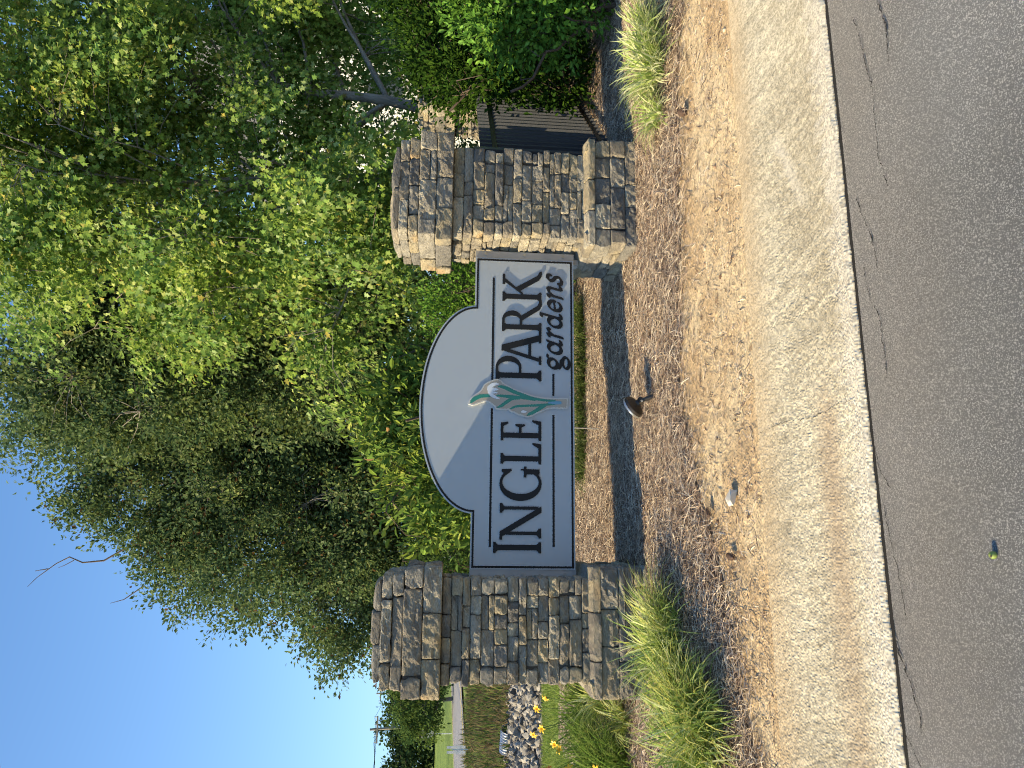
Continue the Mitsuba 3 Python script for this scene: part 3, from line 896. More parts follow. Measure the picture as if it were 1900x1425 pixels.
def tree(name, label, cat, base, ells, ncl, per, L, shape, pal, wts, mat, seed, height, spread=0.35, droop=0.4, gap=None, trunks=1, r0=0.12, tops=None, group=None, wid=0.8, bark=None, limbs=26, shell=0.35, flutter=.45, path=None, slim=.33, boughs=0, bsize=(.38, .38, .24)):
    rng = np.random.default_rng(seed)
    key = thing(name, label, cat, group)
    bark = 'bark_dark' if cat == 'shrub' else 'bark'
    base = np.array(base, float)
    if boughs:
        bc = env_points(rng, boughs, ells, .38, gap)
        q = rng.integers(boughs, size=ncl)
        C = bc[q] + rng.normal(0, 1, (ncl, 3)) * np.array(bsize) * rng.uniform(.6, 1.25, boughs)[q][:, None]
        C[:, 2] -= .25 * np.hypot(C[:, 0] - bc[q][:, 0], C[:, 1] - bc[q][:, 1])
        C = C[C[:, 2] > .15]
        ncl = len(C)
    else:
        C = env_points(rng, ncl, ells, shell, gap)
    ctr = np.average(np.asarray(ells)[:, :3], axis=0)
    nodes, tubes, limb_t = [], [], []
    for t in range(trunks):
        lean = (rng.normal(0, .35, 2) if trunks > 1 else rng.normal(0, .12, 2))
        h = np.linspace(0, height * rng.uniform(.85, 1), 12)
        top = np.append(ctr[:2] + lean * 2.0, 0)
        pts = base + (h / height)[:, None] ** 1.3 * (top - np.append(base[:2], 0)) * 0.8
        pts[:, 2] = base[2] - .15 + h
        pts[:, :2] += np.cumsum(rng.normal(0, .045, (12, 2)), 0)
        if t:
            pts[:, :2] += rng.normal(0, .15, 2)
        rad = r0 * (1 - h / height * .93) / math.sqrt(trunks)
        if path is not None and t == 0:
            pts = np.stack([np.interp(np.linspace(0, 1, 12), np.linspace(0, 1, len(path)), np.array(path)[:, q]) for q in range(3)], 1)
            pts[1:-1] += rng.normal(0, .02, (10, 3))
        tubes.append(tube(pts, np.maximum(rad, .012), 8))
        nodes.append(np.column_stack([pts, np.maximum(rad, .012)])[3:])
    tn = np.vstack(nodes)
    tgt = env_points(rng, limbs, ells, 0.25)
    allp = [tn]
    for g in tgt:
        c = tn[np.argmin(np.linalg.norm(tn[:, :3] - (g - [0, 0, .45 * np.linalg.norm(g[:2] - tn[:, :2].mean(0)) + .2]), axis=1))]
        s = np.linspace(0, 1, 8)[:, None]
        p = c[:3] * (1 - s) + g * s + np.array([0, 0, .25]) * np.sin(s * np.pi) * rng.uniform(-.6, 1.2) + np.cumsum(rng.normal(0, .03, (8, 3)), 0) * s
        r = np.linspace(c[3] * .55, .009, 8)
        limb_t.append(tube(p, r, 6))
        allp.append(np.column_stack([p, r])[2:])
    A = np.vstack(allp)
    from scipy.spatial import cKDTree
    kd = cKDTree(A[:, :3])
    dist, ix = kd.query(C)
    tw = []
    for c, i, dd in zip(C, ix, dist):
        if .15 < dd < 1.1 and rng.uniform() < .45:
            a = A[i]
            m = (a[:3] + c) / 2 + rng.normal(0, .06, 3) + [0, 0, .06]
            tw.append(tube([a[:3], m, c], [min(a[3] * .6, .012), .006, .003], 3, cap=False))
    part('trunk', join(tubes), bark, key, smooth=True)
    part('limbs', join(limb_t + tw), bark, key, smooth=True)
    n = ncl * per
    cl = np.repeat(np.arange(ncl), per)
    ax = unit(unit(C - ctr) * .8 + rng.normal(0, .55, C.shape) + [0, 0, -droop])
    s = rng.uniform(-1, 1, n) * spread
    off = rng.normal(0, 1, (n, 3)) * spread * slim
    P = C[cl] + ax[cl] * s[:, None] + off
    P[:, 2] -= droop * .3 * np.abs(s)
    D = unit(unit(off) + ax[cl] * .7 + rng.normal(0, .35, (n, 3)) - [0, 0, droop * .8])
    NC = unit(rng.normal(0, .55, C.shape) + .45 * unit(C - ctr) + np.array([-.55, -.30, .55]))
    N = unit(NC[cl] + rng.normal(0, flutter, (n, 3)))
    LL = L * rng.uniform(.65, 1.25, n)
    k = P[:, 2] > .06
    tint = pick(rng, ncl, [(1, 1, 1), (1.15, 1.08, .9), (.85, .92, 1.0)], None, .12)[cl]
    cols = pick(rng, n, pal, wts) * tint
    m, c = leaves(P[k], D[k], N[k], LL[k], LL[k] * wid, shape, cols[k], rng)
    part('crown' if 'tree' in name else 'foliage', m, mat, key, color=np.clip(c, 0, 1))
    return key, A, C


DK = [(.085, .135, .055), (.125, .185, .075), (.17, .235, .10), (.25, .30, .15)]
LT = [(.23, .345, .08), (.30, .41, .105), (.16, .265, .06), (.44, .52, .20), (.42, .38, .11)]
# tall fine-leaved tree whose slanting crown stands against the sky
k1, A1, C1 = tree('fine_leaved_tree', 'tall dark fine-leaved tree with a ragged slanting crown against the blue sky', 'tree', (.4, 9.3, 0),
     [(-1.75, 9.2, 2.6, 1.35, 1.5, 1.85), (-.9, 9.2, 4.5, 1.5, 1.6, 2.4), (.15, 9.3, 5.7, 1.35, 1.6, 3.0), (.9, 9.3, 6.2, 1.05, 1.4, 2.9), (.2, 8.7, 2.8, 2.1, 1.5, 2.2)],
     4700, 50, .080, FOLD, DK + [(.13, .07, .03)], [.30, .30, .25, .12, .03], 'leaf_small', 21, 9.0, spread=.25, droop=.05, gap=(.9, .30), r0=.17, wid=.62, limbs=44, shell=.30, boughs=320, bsize=(.29, .29, .33))
rng = np.random.default_rng(5)
part('bare_branch', join([tube([(-1.2, 9.4, 7.3), (-1.46, 9.5, 7.75), (-1.50, 9.55, 8.15), (-1.40, 9.6, 8.42), (-1.52, 9.65, 8.66), (-1.78, 9.7, 9.0), (-1.95, 9.7, 9.15)], [.02, .017, .014, .012, .010, .007, .004], 5),
                          tube([(-1.46, 9.58, 8.32), (-1.56, 9.6, 8.5), (-1.6, 9.6, 8.6)], [.008, .006, .003], 4), tube([(-1.62, 9.66, 8.8), (-1.66, 9.6, 9.0)], [.01, .005], 4), tube([(-1.9, 9.3, 6.9), (-2.15, 9.35, 7.25), (-2.22, 9.4, 7.5)], [.013, .009, .004], 5)]), 'bark_dark', k1, label='bare dead branch sticking out above the crown')
tree('fine_leaved_tree', 'dark fine-leaved tree close behind the broad-leaved one, rising out of the picture top', 'tree', (2.3, 7.4, 0),
     [(1.8, 7.2, 6.1, 1.3, 1.4, 2.75), (2.75, 7.2, 5.2, 1.55, 1.5, 3.1), (1.35, 7.4, 6.95, .9, 1.1, 2.2), (2.0, 7.1, 2.6, 1.6, 1.2, 1.9)], 3500, 50, .080, FOLD, DK + [(.11, .145, .04)], [.25, .30, .25, .12, .08], 'leaf_small', 22, 9.5, spread=.27, droop=.1, gap=(.9, .30), r0=.17, wid=.62, limbs=34, shell=.30, boughs=230, bsize=(.29, .29, .33))
# light broad-leaved tree over the right half
tree('broad_leaved_tree', 'leafy light green tree with lobed leaves spreading above the right pillar', 'tree', (3.9, 4.6, 0),
     [(3.5, 4.4, 5.6, 1.9, 1.5, 2.6), (2.35, 4.2, 5.3, 1.05, 1.2, 2.2), (4.6, 4.2, 6.6, 1.8, 1.4, 2.1), (2.5, 4.0, 3.3, 1.0, 1.0, 1.3), (3.6, 4.0, 3.4, 1.3, 1.0, 1.2)],
     1650, 46, .080, LOBE, LT, [.28, .32, .22, .15, .03], 'leaf_soft', 23, 7.6, spread=.34, droop=.6, gap=(1.0, .38), trunks=3, r0=.13, wid=.74, slim=.24, boughs=125, limbs=44)
tree('broad_leaved_tree', 'light green lobed-leaf tree at the right edge over the holly, white wall showing through', 'tree', (6.9, 5.0, 0),
     [(6.2, 4.7, 5.6, 1.5, 1.4, 2.4), (7.4, 4.6, 6.4, 1.5, 1.4, 2.2), (5.7, 4.4, 3.3, 1.4, 1.1, 1.3), (7.0, 4.6, 3.2, 1.2, 1.0, 1.4), (4.9, 3.7, 3.0, .9, .6, 1.1)],
     1150, 46, .080, LOBE, LT, [.30, .32, .24, .12, .02], 'leaf_soft', 24, 7.4, spread=.34, droop=.6, gap=(1.0, .40), trunks=1, r0=.095, wid=.74, slim=.24, boughs=80, limbs=30, path=[(4.93, 4.2, -.1), (4.99, 4.2, 1.85), (5.2, 4.27, 3.2), (5.36, 4.32, 4.19), (5.39, 4.44, 5.57), (5.8, 4.5, 7.3)])
# dark understorey behind the pillars
tree('understory_shrub', 'dark shaded shrub mass under the trees behind the right pillar', 'shrub', (3.2, 6.6, 0),
     [(2.2, 6.2, 1.5, 1.5, 1.0, 1.9), (3.9, 6.9, 1.5, 1.6, 1.0, 1.8), (5.4, 10.2, 1.4, 1.6, 1.0, 1.9), (7.2, 7.6, 1.7, 1.5, .9, 1.6)], 720, 46, .075, FOLD, DK, [.4, .3, .2, .1], 'leaf_small', 25, 2.4, spread=.32, droop=.3, trunks=4, r0=.06, wid=.6, limbs=20)
# big-leaved yellow-green shrub behind the sign
tree('laurel_shrub', 'yellow-green large-leaved shrub rising in a mound behind the arched sign', 'shrub', (.25, 3.5, 0),
     [(-.15, 3.5, 1.15, .95, .7, 1.1), (.45, 3.5, 1.55, .75, .65, 1.05), (-.55, 3.4, .75, .62, .6, .85), (1.0, 3.6, 1.2, .6, .6, .95), (.2, 2.85, .35, 1.15, .35, .45)],
     520, 30, .120, OVAL, [(.15, .235, .045), (.21, .285, .06), (.10, .16, .036), (.29, .32, .08), (.32, .19, .08)], [.35, .35, .21, .087, .003], 'leaf_glossy', 26, 2.0, spread=.20, droop=-.25, trunks=4, r0=.05, wid=.42, limbs=20)
# clipped small-leaved shrub peeping over the right shoulder of the sign
tree('boxwood_shrub', 'bright green small-leaved boxwood between the sign and the right pillar', 'shrub', (1.55, 2.3, 0),
     [(1.55, 2.3, .85, .62, .55, .80)], 520, 26, .040, FOLD, [(.13, .25, .04), (.17, .31, .05), (.09, .18, .03)], [.4, .35, .25], 'leaf_small', 27, 1.1, spread=.13, droop=-.1, trunks=3, r0=.03, wid=.6, limbs=14, shell=.2)
tree('low_shrub', 'dense small-leaved shrub behind the left shoulder of the sign', 'shrub', (-1.0, 4.6, 0),
     [(-1.0, 4.6, .9, .9, .6, 1.0)], 420, 30, .048, FOLD, [(.07, .12, .03), (.10, .155, .04), (.05, .09, .025)], [.4, .3, .3], 'leaf_small', 28, 1.2, spread=.16, droop=-.05, trunks=3, r0=.03, wid=.6, limbs=14, shell=.2)
# hollies on the right
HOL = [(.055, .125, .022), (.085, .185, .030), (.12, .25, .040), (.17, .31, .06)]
tree('holly_bush', 'bright glossy green holly bush at the right edge, nearest above the large liriope', 'shrub', (3.75, .25, 0),
     [(3.70, .28, .80, .62, .50, .66), (3.95, .3, 1.1, .60, .50, .52), (4.5, .4, .8, .7, .6, .7)], 620, 30, .058, OVAL, HOL, [.25, .35, .28, .12], 'leaf_glossy', 29, 1.2, spread=.15, droop=-.2, trunks=4, r0=.05, wid=.55, limbs=22, shell=.22)
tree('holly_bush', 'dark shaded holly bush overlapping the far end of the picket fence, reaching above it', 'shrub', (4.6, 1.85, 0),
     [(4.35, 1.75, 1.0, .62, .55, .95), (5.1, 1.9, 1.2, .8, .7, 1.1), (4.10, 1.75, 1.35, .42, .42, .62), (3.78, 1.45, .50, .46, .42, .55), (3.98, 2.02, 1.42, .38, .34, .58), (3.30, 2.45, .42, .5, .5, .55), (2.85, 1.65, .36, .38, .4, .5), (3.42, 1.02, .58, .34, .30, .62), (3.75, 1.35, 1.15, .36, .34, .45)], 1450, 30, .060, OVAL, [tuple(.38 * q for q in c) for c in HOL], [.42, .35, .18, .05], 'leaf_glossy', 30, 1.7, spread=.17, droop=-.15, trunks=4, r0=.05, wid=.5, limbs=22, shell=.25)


# ------------------------------------------------------------------ grassy plants
def blades(ctr, rad, n, L, W, seed, cols, spread=1.0, seg=5, zf=None, up=0.25, ell=(1, 1), wts=None):
    rng = np.random.default_rng(seed)
    a = rng.uniform(0, 2 * np.pi, n)
    r = rad * np.sqrt(rng.uniform(0, 1, n))
    xy = np.stack([ctr[0] + r * np.cos(a) * ell[0], ctr[1] + r * np.sin(a) * ell[1]], 1)
    az = a + rng.normal(0, .7, n)
    t0 = np.abs(rng.normal(0, up, n)) + .35 * r / max(rad, 1e-6)
    t1 = t0 + spread * rng.uniform(.5, 1.5, n)
    LL = L * rng.uniform(.55, 1.15, n)
    P = np.column_stack([xy, np.full(n, ctr[2])])
    d = np.stack([np.cos(az), np.sin(az)], 1)
    S = np.stack([-np.sin(az), np.cos(az), np.zeros(n)], 1)
    rows = []
    for i in range(seg + 1):
        s = i / seg
        w = W * (1 - s) ** .55 * (.7 + .3 * min(1, s * 4)) if i < seg else 0.0002
        rows += [P + S * w / 2, P - S * w / 2]
        th = t0 + (t1 - t0) * (s + .5 / seg) ** 1.25
        st = LL / seg
        P = P + np.column_stack([d * (np.sin(th) * st)[:, None], np.cos(th) * st])
        P[:, 2] = np.maximum(P[:, 2], ctr[2] + .006)
    V = np.stack(rows, 1)
    k = V.shape[1]
    f = []
    for i in range(seg):
        f += [(2 * i, 2 * i + 1, 2 * i + 3), (2 * i, 2 * i + 3, 2 * i + 2)]
    F = np.array(f)[None] + (np.arange(n) * k)[:, None, None]
    c = pick(rng, n, cols, wts, .2)
    return (V.reshape(-1, 3), F.reshape(-1, 3)), np.repeat(np.clip(c, 0, 1), k, 0)


GR = [(.32, .42, .10), (.46, .54, .18), (.20, .30, .07), (.60, .64, .32), (.56, .54, .16)]
VAR = [(.46, .55, .18), (.62, .66, .34), (.34, .45, .12), (.72, .72, .44)]


def clump(name, label, cat, ctrs, mat='blade', group=None):
    k = thing(name, label, cat, group)
    ms = [blades(*a[0], **a[1]) for a in ctrs]
    part('blades', join([m for m, _ in ms]), mat, k, color=np.vstack([c for _, c in ms]))
    return k


clump('grass_clump', 'large green ornamental grass clump at the front foot of the left pillar', 'ornamental grass',
      [(((-1.52, -.90, .0), .19, 560, .41, .0115, 51, GR), dict(spread=1.35, up=.22)), (((-1.68, -1.0, .0), .16, 360, .39, .011, 52, GR), dict(spread=1.4, up=.22))])
clump('grass_clump', 'large yellow-green grass clump nearer the kerb, left of the one at the pillar foot', 'ornamental grass',
      [(((-1.86, -1.32, -.01), .20, 560, .42, .0115, 54, GR), dict(spread=1.45, up=.22)), (((-2.06, -1.36, -.01), .20, 460, .42, .011, 55, GR), dict(spread=1.4)), (((-1.80, -1.50, -.02), .11, 200, .34, .011, 56, GR), dict(spread=1.6))])
clump('grass_tuft', 'small grass tuft in straw left of the left pillar base', 'ornamental grass', [(((-2.24, .30, .01), .07, 260, .32, .0085, 57, GR), dict(spread=1.7))])
clump('grass_tuft', 'grass tuft behind the left pillar ledge beside yellow lilies', 'ornamental grass', [(((-2.22, 1.0, .01), .09, 320, .46, .009, 58, GR), dict(spread=1.6))])
clump('liriope_clump', 'large variegated yellow-green liriope clump below the holly at right', 'liriope',
      [(((2.14, -1.02, .0), .12, 330, .38, .014, 59, VAR), dict(spread=1.35)), (((2.36, -1.0, .0), .12, 330, .40, .014, 60, VAR), dict(spread=1.35)), (((2.56, -.90, .0), .08, 150, .36, .014, 61, VAR), dict(spread=1.3))])
clump('liriope_clump', 'small variegated liriope clump beside the right pillar base', 'liriope', [(((1.84, -1.0, .0), .06, 130, .27, .013, 62, VAR), dict(spread=1.4))])
rng = np.random.default_rng(63)
ORD = 'first second third fourth fifth sixth seventh eighth ninth tenth eleventh'.split()
for i in range(11):
    x = -.30 + .165 * i + rng.uniform(-.04, .04)
    clump('liriope_tuft', f'{ORD[i]} liriope tuft from the left in the low row behind the sign', 'liriope', [(((x, 1.82 + rng.uniform(-.06, .06), .0), .07, 150, .30, .010, 640 + i, [(.10, .15, .04), (.18, .22, .08), (.07, .11, .03)]), dict(spread=1.7))], group='liriope tufts in a row behind the sign')

# daylilies at the left edge
LIL = [(.09, .16, .03), (.13, .21, .04), (.18, .25, .06)]


def petal_flower(ctr, seed, size=.031):
    rng = np.random.default_rng(seed)
    up = unit(np.array([rng.normal(0, .5), -.6 + rng.normal(0, .3), .8]))
    a = unit(np.cross(up, [1, 0, 0]))
    b = np.cross(up, a)
    ms = []
    for k in range(6):
        t = k * np.pi / 3
        d = math.cos(t) * a + math.sin(t) * b
        s = np.cross(up, d)
        p = [ctr, ctr + d * size * .5 + up * size * .7, ctr + d * size * 1.05 + up * size * .85, ctr + d * size * 1.45 + up * size * .55]
        w = [.004, size * .3, size * .26, .001]
        v = np.array([q + sgn * s * ww for q, ww in zip(p, w) for sgn in (1, -1)])
        f = np.array([(2 * i + x, 2 * i + y, 2 * i + z) for i in range(3) for x, y, z in ((0, 1, 3), (0, 3, 2))])
        ms.append((v, f))
    return join(ms)


def daylily(label, x, y, n, seed, flowers, h=.42):
    k = clump('daylily', label, 'daylily', [(((x, y, 0.0), .20, int(n * 1.7), h * 1.2, .014, seed, LIL), dict(spread=1.6))])
    for i, (fx, fy, fz, orange) in enumerate(flowers):
        st = part('stalk', tube([(x + (fx - x) * .3, y + (fy - y) * .3, 0), (x + (fx - x) * .7, y + (fy - y) * .7, fz * .6), (fx, fy, fz)], [.004, .0035, .003], 5), 'stem_green', k)
        part('flower', petal_flower(np.array([fx, fy, fz]), seed * 10 + i), 'petal_orange' if orange else 'petal_yellow', st)


plain('stem_green', (.12, .19, .05), 0.6)
daylily('daylily clump with open yellow flowers, nearest behind the left pillar', -2.55, 2.0, 150, 71, [(-2.46, 1.75, .50, 0), (-2.62, 1.7, .46, 0), (-2.40, 1.9, .40, 0), (-2.7, 1.85, .52, 0)])
daylily('daylily clump in the middle of the left bed with yellow and orange blooms', -2.75, 1.45, 190, 72, [(-2.62, 1.2, .42, 0), (-2.82, 1.15, .48, 1), (-2.7, 1.3, .36, 0)])
daylily('daylily clump at the left edge with two small yellow blooms', -2.80, .80, 220, 73, [(-2.66, .6, .40, 0), (-2.78, .52, .30, 0)])
daylily('low daylily clump in front at the left edge with a yellow bloom near the straw', -2.62, .42, 200, 74, [(-2.55, .22, .27, 0), (-2.68, .2, .22, 0)], h=.34)

# ------------------------------------------------------------------ small things lying about


def cone(x, y, z, s, seed, label, ax=(1, .2, .1)):
    rng = np.random.default_rng(seed)
    ax = unit(np.array(ax, float))
    a = unit(np.cross(ax, [0, 0, 1.0]))
    b = np.cross(ax, a)
    o = np.array([x, y, z + s * .55])
    k = thing('pine_cone', label, 'pine cone')
    part('core', lathe_on([(.001, -s), (.30 * s, -.7 * s), (.38 * s, 0), (.2 * s, .8 * s), (.001, s)], o, ax, 9), 'cone_brown', k, smooth=True)
    ms = []
    for i in range(46):
        h = -.9 + 1.8 * i / 45
        t = i * 2.39996
        r = s * (.30 + .32 * math.sqrt(max(0, 1 - ((h + .2) / 1.15) ** 2)))
        d = math.cos(t) * a + math.sin(t) * b
        c = o + ax * h * s + d * r * .55
        tip = o + ax * (h + .18) * s + d * r * 1.15
        w = np.cross(ax, d) * s * .17
        v = np.array([c + w * .5, c - w * .5, tip - w, tip + w, (c + tip) / 2 + ax * s * .07])
        ms.append((v, np.array([(0, 1, 4), (1, 2, 4), (2, 3, 4), (3, 0, 4), (0, 2, 1), (0, 3, 2)])))
    part('scales', join(ms), 'cone_brown', k)


cone(1.63, -1.37, -.02, .035, 81, 'dark pine cone on the straw below the liriope', (.6, 1, .2))
cone(-.80, -1.50, -.02, .026, 82, 'small purple-brown pine cone on the dirt behind the white rock', (1, .2, .3))
cone(-1.02, -1.74, -.04, .026, 83, 'small dark cone on the dirt left of the white rock', (.2, 1, .1))
cone(1.06, .80, .0, .033, 84, 'reddish pine cone in straw under the right end of the sign', (1, .5, .2))
cone(-.40, -1.04, -.02, .024, 85, 'small cone at the straw edge left of the spotlight', (.7, .7, .1))
rng = np.random.default_rng(86)
hull = trimesh.convex.convex_hull(rng.normal(size=(26, 3)) * [.024, .016, .013])
hull = hull.subdivide().subdivide()
hull.vertices *= 1 + .35 * (meshkit.fbm(hull.vertices * 70, 3, 5) - .5)[:, None]
hull.apply_translation((-.735, -1.80, -.022))
single('white_rock', hull, 'rock_white', 'pale cream rock lying on the orange dirt near the kerb', 'rock', smooth=30)
nut = trimesh.creation.icosphere(subdivisions=3, radius=.0110)
nut.vertices *= 1 + .07 * (meshkit.fbm(nut.vertices * 90, 2, 3) - .5)[:, None]
nut.vertices += [-.97, -3.365, -.161]
NUT = thing('green_nut', 'small round green nut lying alone on the asphalt', 'nut')
part('husk', nut, 'nut_green', NUT, smooth=True)
part('stem', tube([(-.972, -3.37, -.152), (-.975, -3.375, -.146)], .0024, 5), 'cone_brown', NUT)
rng = np.random.default_rng(87)
tw = []
for k in range(70):
    x, y = rng.uniform(-2.2, 3), rng.uniform(-2.0, -1.1)
    a, L = rng.uniform(0, 2 * np.pi), rng.uniform(.03, .10)
    z = float(dirt_z(np.array(x), np.array(y + .03 * x))) + .006
    p = [(x, y + .03 * x, z)]
    for s in range(3):
        a += rng.normal(0, .5)
        p.append((p[-1][0] + math.cos(a) * L / 3, p[-1][1] + math.sin(a) * L / 3, z + rng.uniform(-.002, .006)))
    tw.append(tube(p, [.0022, .002, .0018, .001], 4))
single('twig_litter', join(tw), 'cone_brown', 'thin dark twigs strewn over the dirt strip', 'twigs', kind='stuff')

# ------------------------------------------------------------------ lawn, ditch, far road
rng = np.random.default_rng(90)
n = 26000
x, y = rng.uniform(-7.5, -2.3, n), rng.uniform(1.6, 6.3, n)
k = (x < -2.45 - .05 * y) | (y > 2.9)
x, y = x[k], y[k]
n = len(x)
h = rng.uniform(.025, .06, n)
az = rng.uniform(0, 2 * np.pi, n)
z = ground_z(x, y) - .055
lean = rng.normal(0, .02, (n, 2))
w = .004
V = np.stack([np.stack([x + w * np.cos(az), y + w * np.sin(az), z], 1), np.stack([x - w * np.cos(az), y - w * np.sin(az), z], 1), np.stack([x + lean[:, 0], y + lean[:, 1], z + h + .012], 1)], 1)
single('lawn_grass', (V.reshape(-1, 3), np.arange(3 * n).reshape(-1, 3)), 'blade', 'short mown lawn grass between the lilies and the rocky ditch', 'grass', color=np.repeat(pick(rng, n, [(.16, .24, .05), (.20, .28, .06), (.24, .30, .08)]), 3, 0), kind='stuff')

rks, rc = [], []
ico1 = vf(trimesh.creation.icosphere(subdivisions=0))
for k in range(3000):
    x, y = rng.uniform(-9.5, -3.0), rng.uniform(6.7, 14.6)
    s = rng.uniform(.04, .115)
    off = rng.uniform(0, 50, 3)
    sc = 1 + 1.3 * (meshkit.noise(ico1[0] * 2.5 + off, 2) - .5)
    v = ico1[0] * sc[:, None] * s * rng.uniform(.6, 1.25, 3)
    z = float(ground_z(np.array(x), np.array(y))) - .02 - .14 * math.exp(-((y - 9.6) / .7) ** 2)
    rks.append((v + [x, y, z + s * .2], ico1[1]))
    rc.append(np.repeat(pick(rng, 1, [(.185, .175, .16), (.255, .24, .215), (.12, .112, .10), (.33, .31, .275)]), len(v), 0))
single('riprap_stones', join(rks), 'rocks', 'grey broken riprap stones filling the ditch beyond the lawn', 'riprap', color=np.vstack(rc), kind='stuff')

CULV = thing('culvert_pipe', 'corrugated metal culvert pipe end lying on the riprap', 'culvert pipe')
pr = [(.175 + .016 * math.cos(t * 2 * np.pi * 8), t * .62) for t in np.linspace(0, 1, 97)]
co = np.array([-6.20, 14.5, -.30])
cax = np.array([.90, -.40, -.02])
part('pipe', lathe_on(pr, co, cax, 24), 'galvanised', CULV, smooth=50)
part('inside', lathe_on([(.155, .61), (.15, .0)], co, cax, 20), 'far_grey', CULV, smooth=50)

n = 15000
x, y = rng.uniform(-14, -3.3, n), rng.uniform(14.0, 24.0, n)
k = (road_dist(x, y) > .5)
x, y = x[k], y[k]
ms, cc = [], []
for q in range(5):
    i = np.arange(q, len(x), 5)
    N = len(i)
    z = ground_z(x[i], y[i]) - .07
    az = rng.uniform(0, 2 * np.pi, N)
    h = rng.uniform(.12, .42, N) * (0.5 + .9 * meshkit.noise(np.stack([x[i] * .6, y[i] * .6, x[i] * 0], -1), 4))
    le = rng.normal(0, .10, (N, 2))
    w = rng.uniform(.008, .022, N)
    a = np.stack([x[i] + w * np.cos(az), y[i] + w * np.sin(az), z], 1)
    b = np.stack([x[i] - w * np.cos(az), y[i] - w * np.sin(az), z], 1)
    mdl = np.stack([x[i] + le[:, 0] * .4, y[i] + le[:, 1] * .4, z + h * .6], 1)
    sv = np.stack([w * np.cos(az), w * np.sin(az), w * 0], 1) * .9
    tip = np.stack([x[i] + le[:, 0], y[i] + le[:, 1], z + h], 1)
    V = np.stack([a, b, mdl + sv, mdl - sv, tip], 1).reshape(-1, 3)
    F = (np.array([(0, 1, 3), (0, 3, 2), (2, 3, 4)])[None] + (np.arange(N) * 5)[:, None, None]).reshape(-1, 3)
    ms.append((V, F))
    cc.append(np.repeat(pick(rng, N, [(.09, .14, .04), (.14, .19, .055), (.20, .165, .09), (.16, .12, .07)]), 5, 0))
single('bank_weeds', join(ms), 'blade', 'rough weeds on the bank between riprap and far road', 'weeds', color=np.vstack(cc), kind='stuff')

ys = np.linspace(-20, 150, 90)


def strip(o0, o1, dz):
    """A strip along the far road, from o0 to o1 metres left of its near edge."""
    a = np.stack([-9.4 + (ys - 25) * .222 / .975 - o0, ys, road_z(ys) + dz], 1)
    b = np.stack([-9.4 + (ys - 25) * .222 / .975 - o1, ys, road_z(ys) + dz], 1)
    i, m = np.arange(len(ys) - 1), len(ys)
    return np.vstack([a, b]), np.vstack([np.stack([i, i + 1, i + m + 1], 1), np.stack([i, i + m + 1, i + m], 1)])


fr = struct('far_road', strip(0, 8.0, .012), 'far_asphalt', 'pale grey two-lane road passing behind the left pillar')
part('edge_line', strip(.55, .70, .018), 'yellow_line', fr)
part('edge_line', strip(7.4, 7.52, .018), 'yellow_line', fr)

MK = thing('marker_post', 'white twin-bladed marker post at the near edge of the far road', 'marker post')
part('post', boxm(-8.20, -8.165, 22.20, 22.235, .1, .95), 'galvanised', MK)
part('blade_panel', boxm(-8.30, -8.22, 22.17, 22.20, .48, 1.12), 'far_white', MK)
part('blade_panel', boxm(-8.14, -8.06, 22.17, 22.20, .48, 1.12), 'far_white', MK)

SS = thing('road_sign', 'small white roadside sign with a grey plate above it across the far road', 'sign')
part('post', tube([(-14.1, 48.6, .4), (-14.1, 48.6, 2.6)], .035, 6), 'galvanised', SS)
part('panel', boxm(-14.35, -13.85, 48.52, 48.55, 1.8, 2.2), 'far_white', SS)
part('upper_plate', boxm(-14.40, -13.80, 48.52, 48.55, 2.30, 2.62), 'far_grey', SS)


def upole(x, y, z0, z1, lean, label):
    k = thing('utility_pole', label, 'utility pole', 'utility poles along the far road')
    part('post', tube([(x, y, z0 - 1), (x - lean, y, z1)], [.17, .11], 8), 'pole_wood', k, smooth=True)
    part('crossarm', boxm(x - lean - 1.2, x - lean + 1.2, y - .12, y - .02, z1 - .75, z1 - .60), 'pole_wood', k)
    for dx in (-1.1, -.45, .45, 1.1):
        part('insulator', tube([(x - lean + dx, y - .07, z1 - .6), (x - lean + dx, y - .07, z1 - .42)], .05, 6), 'far_white', k)
    return np.array([x - lean, y - .07, z1 - .42])


t1 = upole(-18.44, 70, 1.0, 7.9, .45, 'nearer utility pole with a crossarm standing left of the left pillar')
t2 = upole(-25.9, 123, 1.6, 11.7, .2, 'farther utility pole just past the top corner of the left pillar')
t0 = t1 + (t1 - t2) * 1.0 + np.array([-3, 0, 1.5])
for i, dx in enumerate((-1.1, -.45, 1.1)):
    s = np.linspace(0, 1, 14)[:, None]
    w1 = t1 * (1 - s) + t2 * s - np.array([0, 0, .7]) * np.sin(s * np.pi) + [dx, 0, 0]
    w0 = t0 * (1 - s) + t1 * s - np.array([0, 0, .9]) * np.sin(s * np.pi) + [dx, 0, 0]
    single('power_line', join([tube(w0, .018, 4), tube(w1, .018, 4)]), 'wire_black', ('left-hand', 'middle', 'right-hand')[i] + ' black power line of three strung between the utility poles', 'power line', group='power lines between the utility poles')

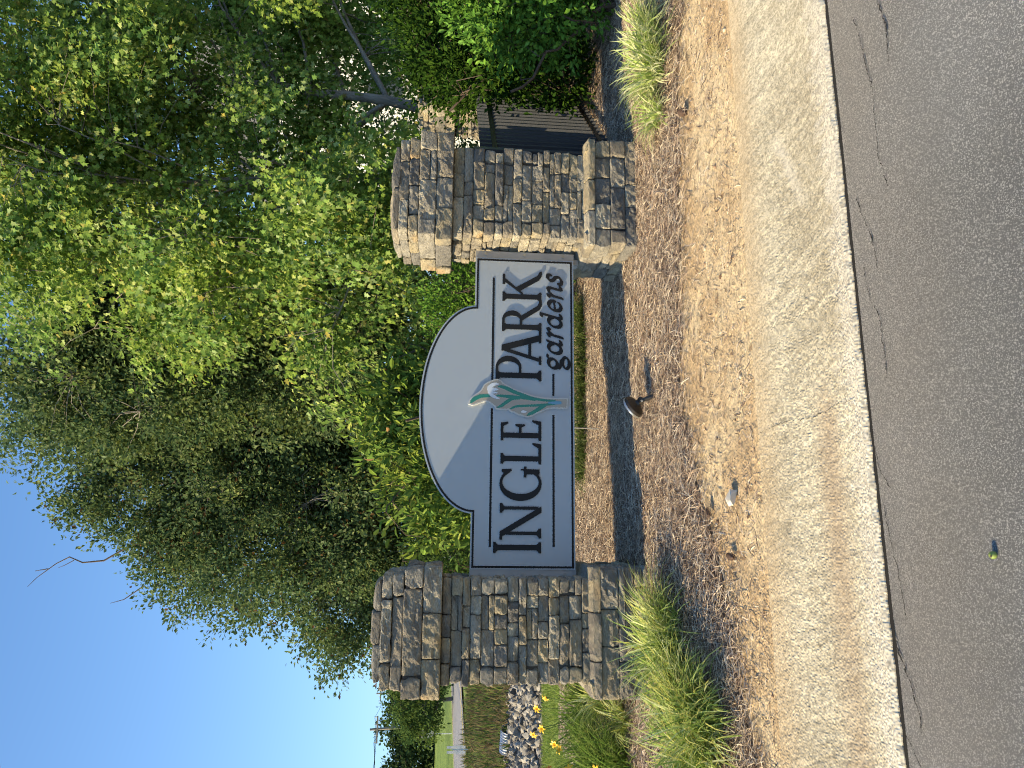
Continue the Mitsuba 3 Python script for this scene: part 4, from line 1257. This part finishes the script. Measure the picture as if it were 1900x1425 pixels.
FT = [(.035, .060, .022), (.050, .080, .030), (.070, .105, .035)]
G_F = 'trees beyond the far road'
for i, (x, y, z, ex, lab) in enumerate([
        (-27.5, 84, 2.0, [(-27.5, 84, 4.6, 4.2, 3, 2.9), (-24.6, 83, 4.0, 3, 3, 2.6)], 'dark round tree at the left end of the far treeline'),
        (-22.0, 86, 2.0, [(-22, 86, 5.0, 3.2, 3, 3.0), (-19.6, 86, 4.2, 2.4, 3, 2.6)], 'dark bushy tree right of the nearer utility pole'),
        (-17.6, 88, 2.0, [(-17.5, 88, 4.8, 3.2, 3, 2.9)], 'shaded tree in the far treeline next to the left pillar')]):
    tree('far_tree', lab, 'tree', (x, y, z), ex, 210, 26, .42, FOLD, FT, None, 'leaf_small', 95 + i, 6, spread=1.0, droop=.2, r0=.25, wid=.7, limbs=10, group=G_F)
tree('roadside_tree', 'light green tree with drooping branches beside the left pillar across the road', 'tree', (-11.2, 45, .6), [(-11.6, 45, 3.0, 2.0, 1.6, 1.7), (-10.0, 44.6, 3.0, 1.8, 1.6, 1.9), (-12.6, 45, 2.6, 1.3, 1.3, 1.1)],
     330, 26, .20, FOLD, [(.10, .16, .045), (.14, .21, .06), (.075, .12, .035)], None, 'leaf_soft', 99, 4.4, spread=.5, droop=.5, r0=.14, wid=.6, limbs=14)

# ------------------------------------------------------------------ white house behind the trees at right
HS = thing('white_house', 'white sided house glimpsed through the trees at right', 'house')
hx, hy, hw, hd_, hh_ = 18.0, 24.0, 10.5, 8.0, 8.6
brd = []


def turned(m):
    v, f = m
    c, q = math.cos(-.55), math.sin(-.55)
    x, y = v[:, 0] - hx, v[:, 1] - hy
    return np.column_stack([hx + c * x - q * y, hy + q * x + c * y, v[:, 2]]), f


for i in range(42):
    z0 = .1 + i * .2
    brd.append(boxm(hx - hw / 2 - .02, hx + hw / 2 + .02, hy - hd_ / 2 - .02 - .006 * (i % 2), hy - hd_ / 2 + .01, z0, z0 + .192))
wl = part('wall', turned(boxm(hx - hw / 2, hx + hw / 2, hy - hd_ / 2 + .012, hy + hd_ / 2, 0, hh_)), 'siding', HS)
part('siding_boards', turned(join(brd)), 'siding', wl)
rf = Polygon([(hx - hw / 2 - .4, hh_), (hx + hw / 2 + .4, hh_), (hx, hh_ + 2.9)])
part('roof', turned(extr(rf, hd_ + .8, hy + hd_ / 2 + .4)), 'roof_grey', HS)
for wx in (-3.2, 0, 3.2):
    for wz in (1.0, 3.4, 5.9):
        w = part('window', turned(boxm(hx + wx - .55, hx + wx + .55, hy - hd_ / 2 - .07, hy - hd_ / 2 - .03, wz, wz + 1.5)), 'far_white', HS)
        part('pane', turned(boxm(hx + wx - .45, hx + wx + .45, hy - hd_ / 2 - .08, hy - hd_ / 2 - .072, wz + .1, wz + 1.4)), 'window_glass', w)
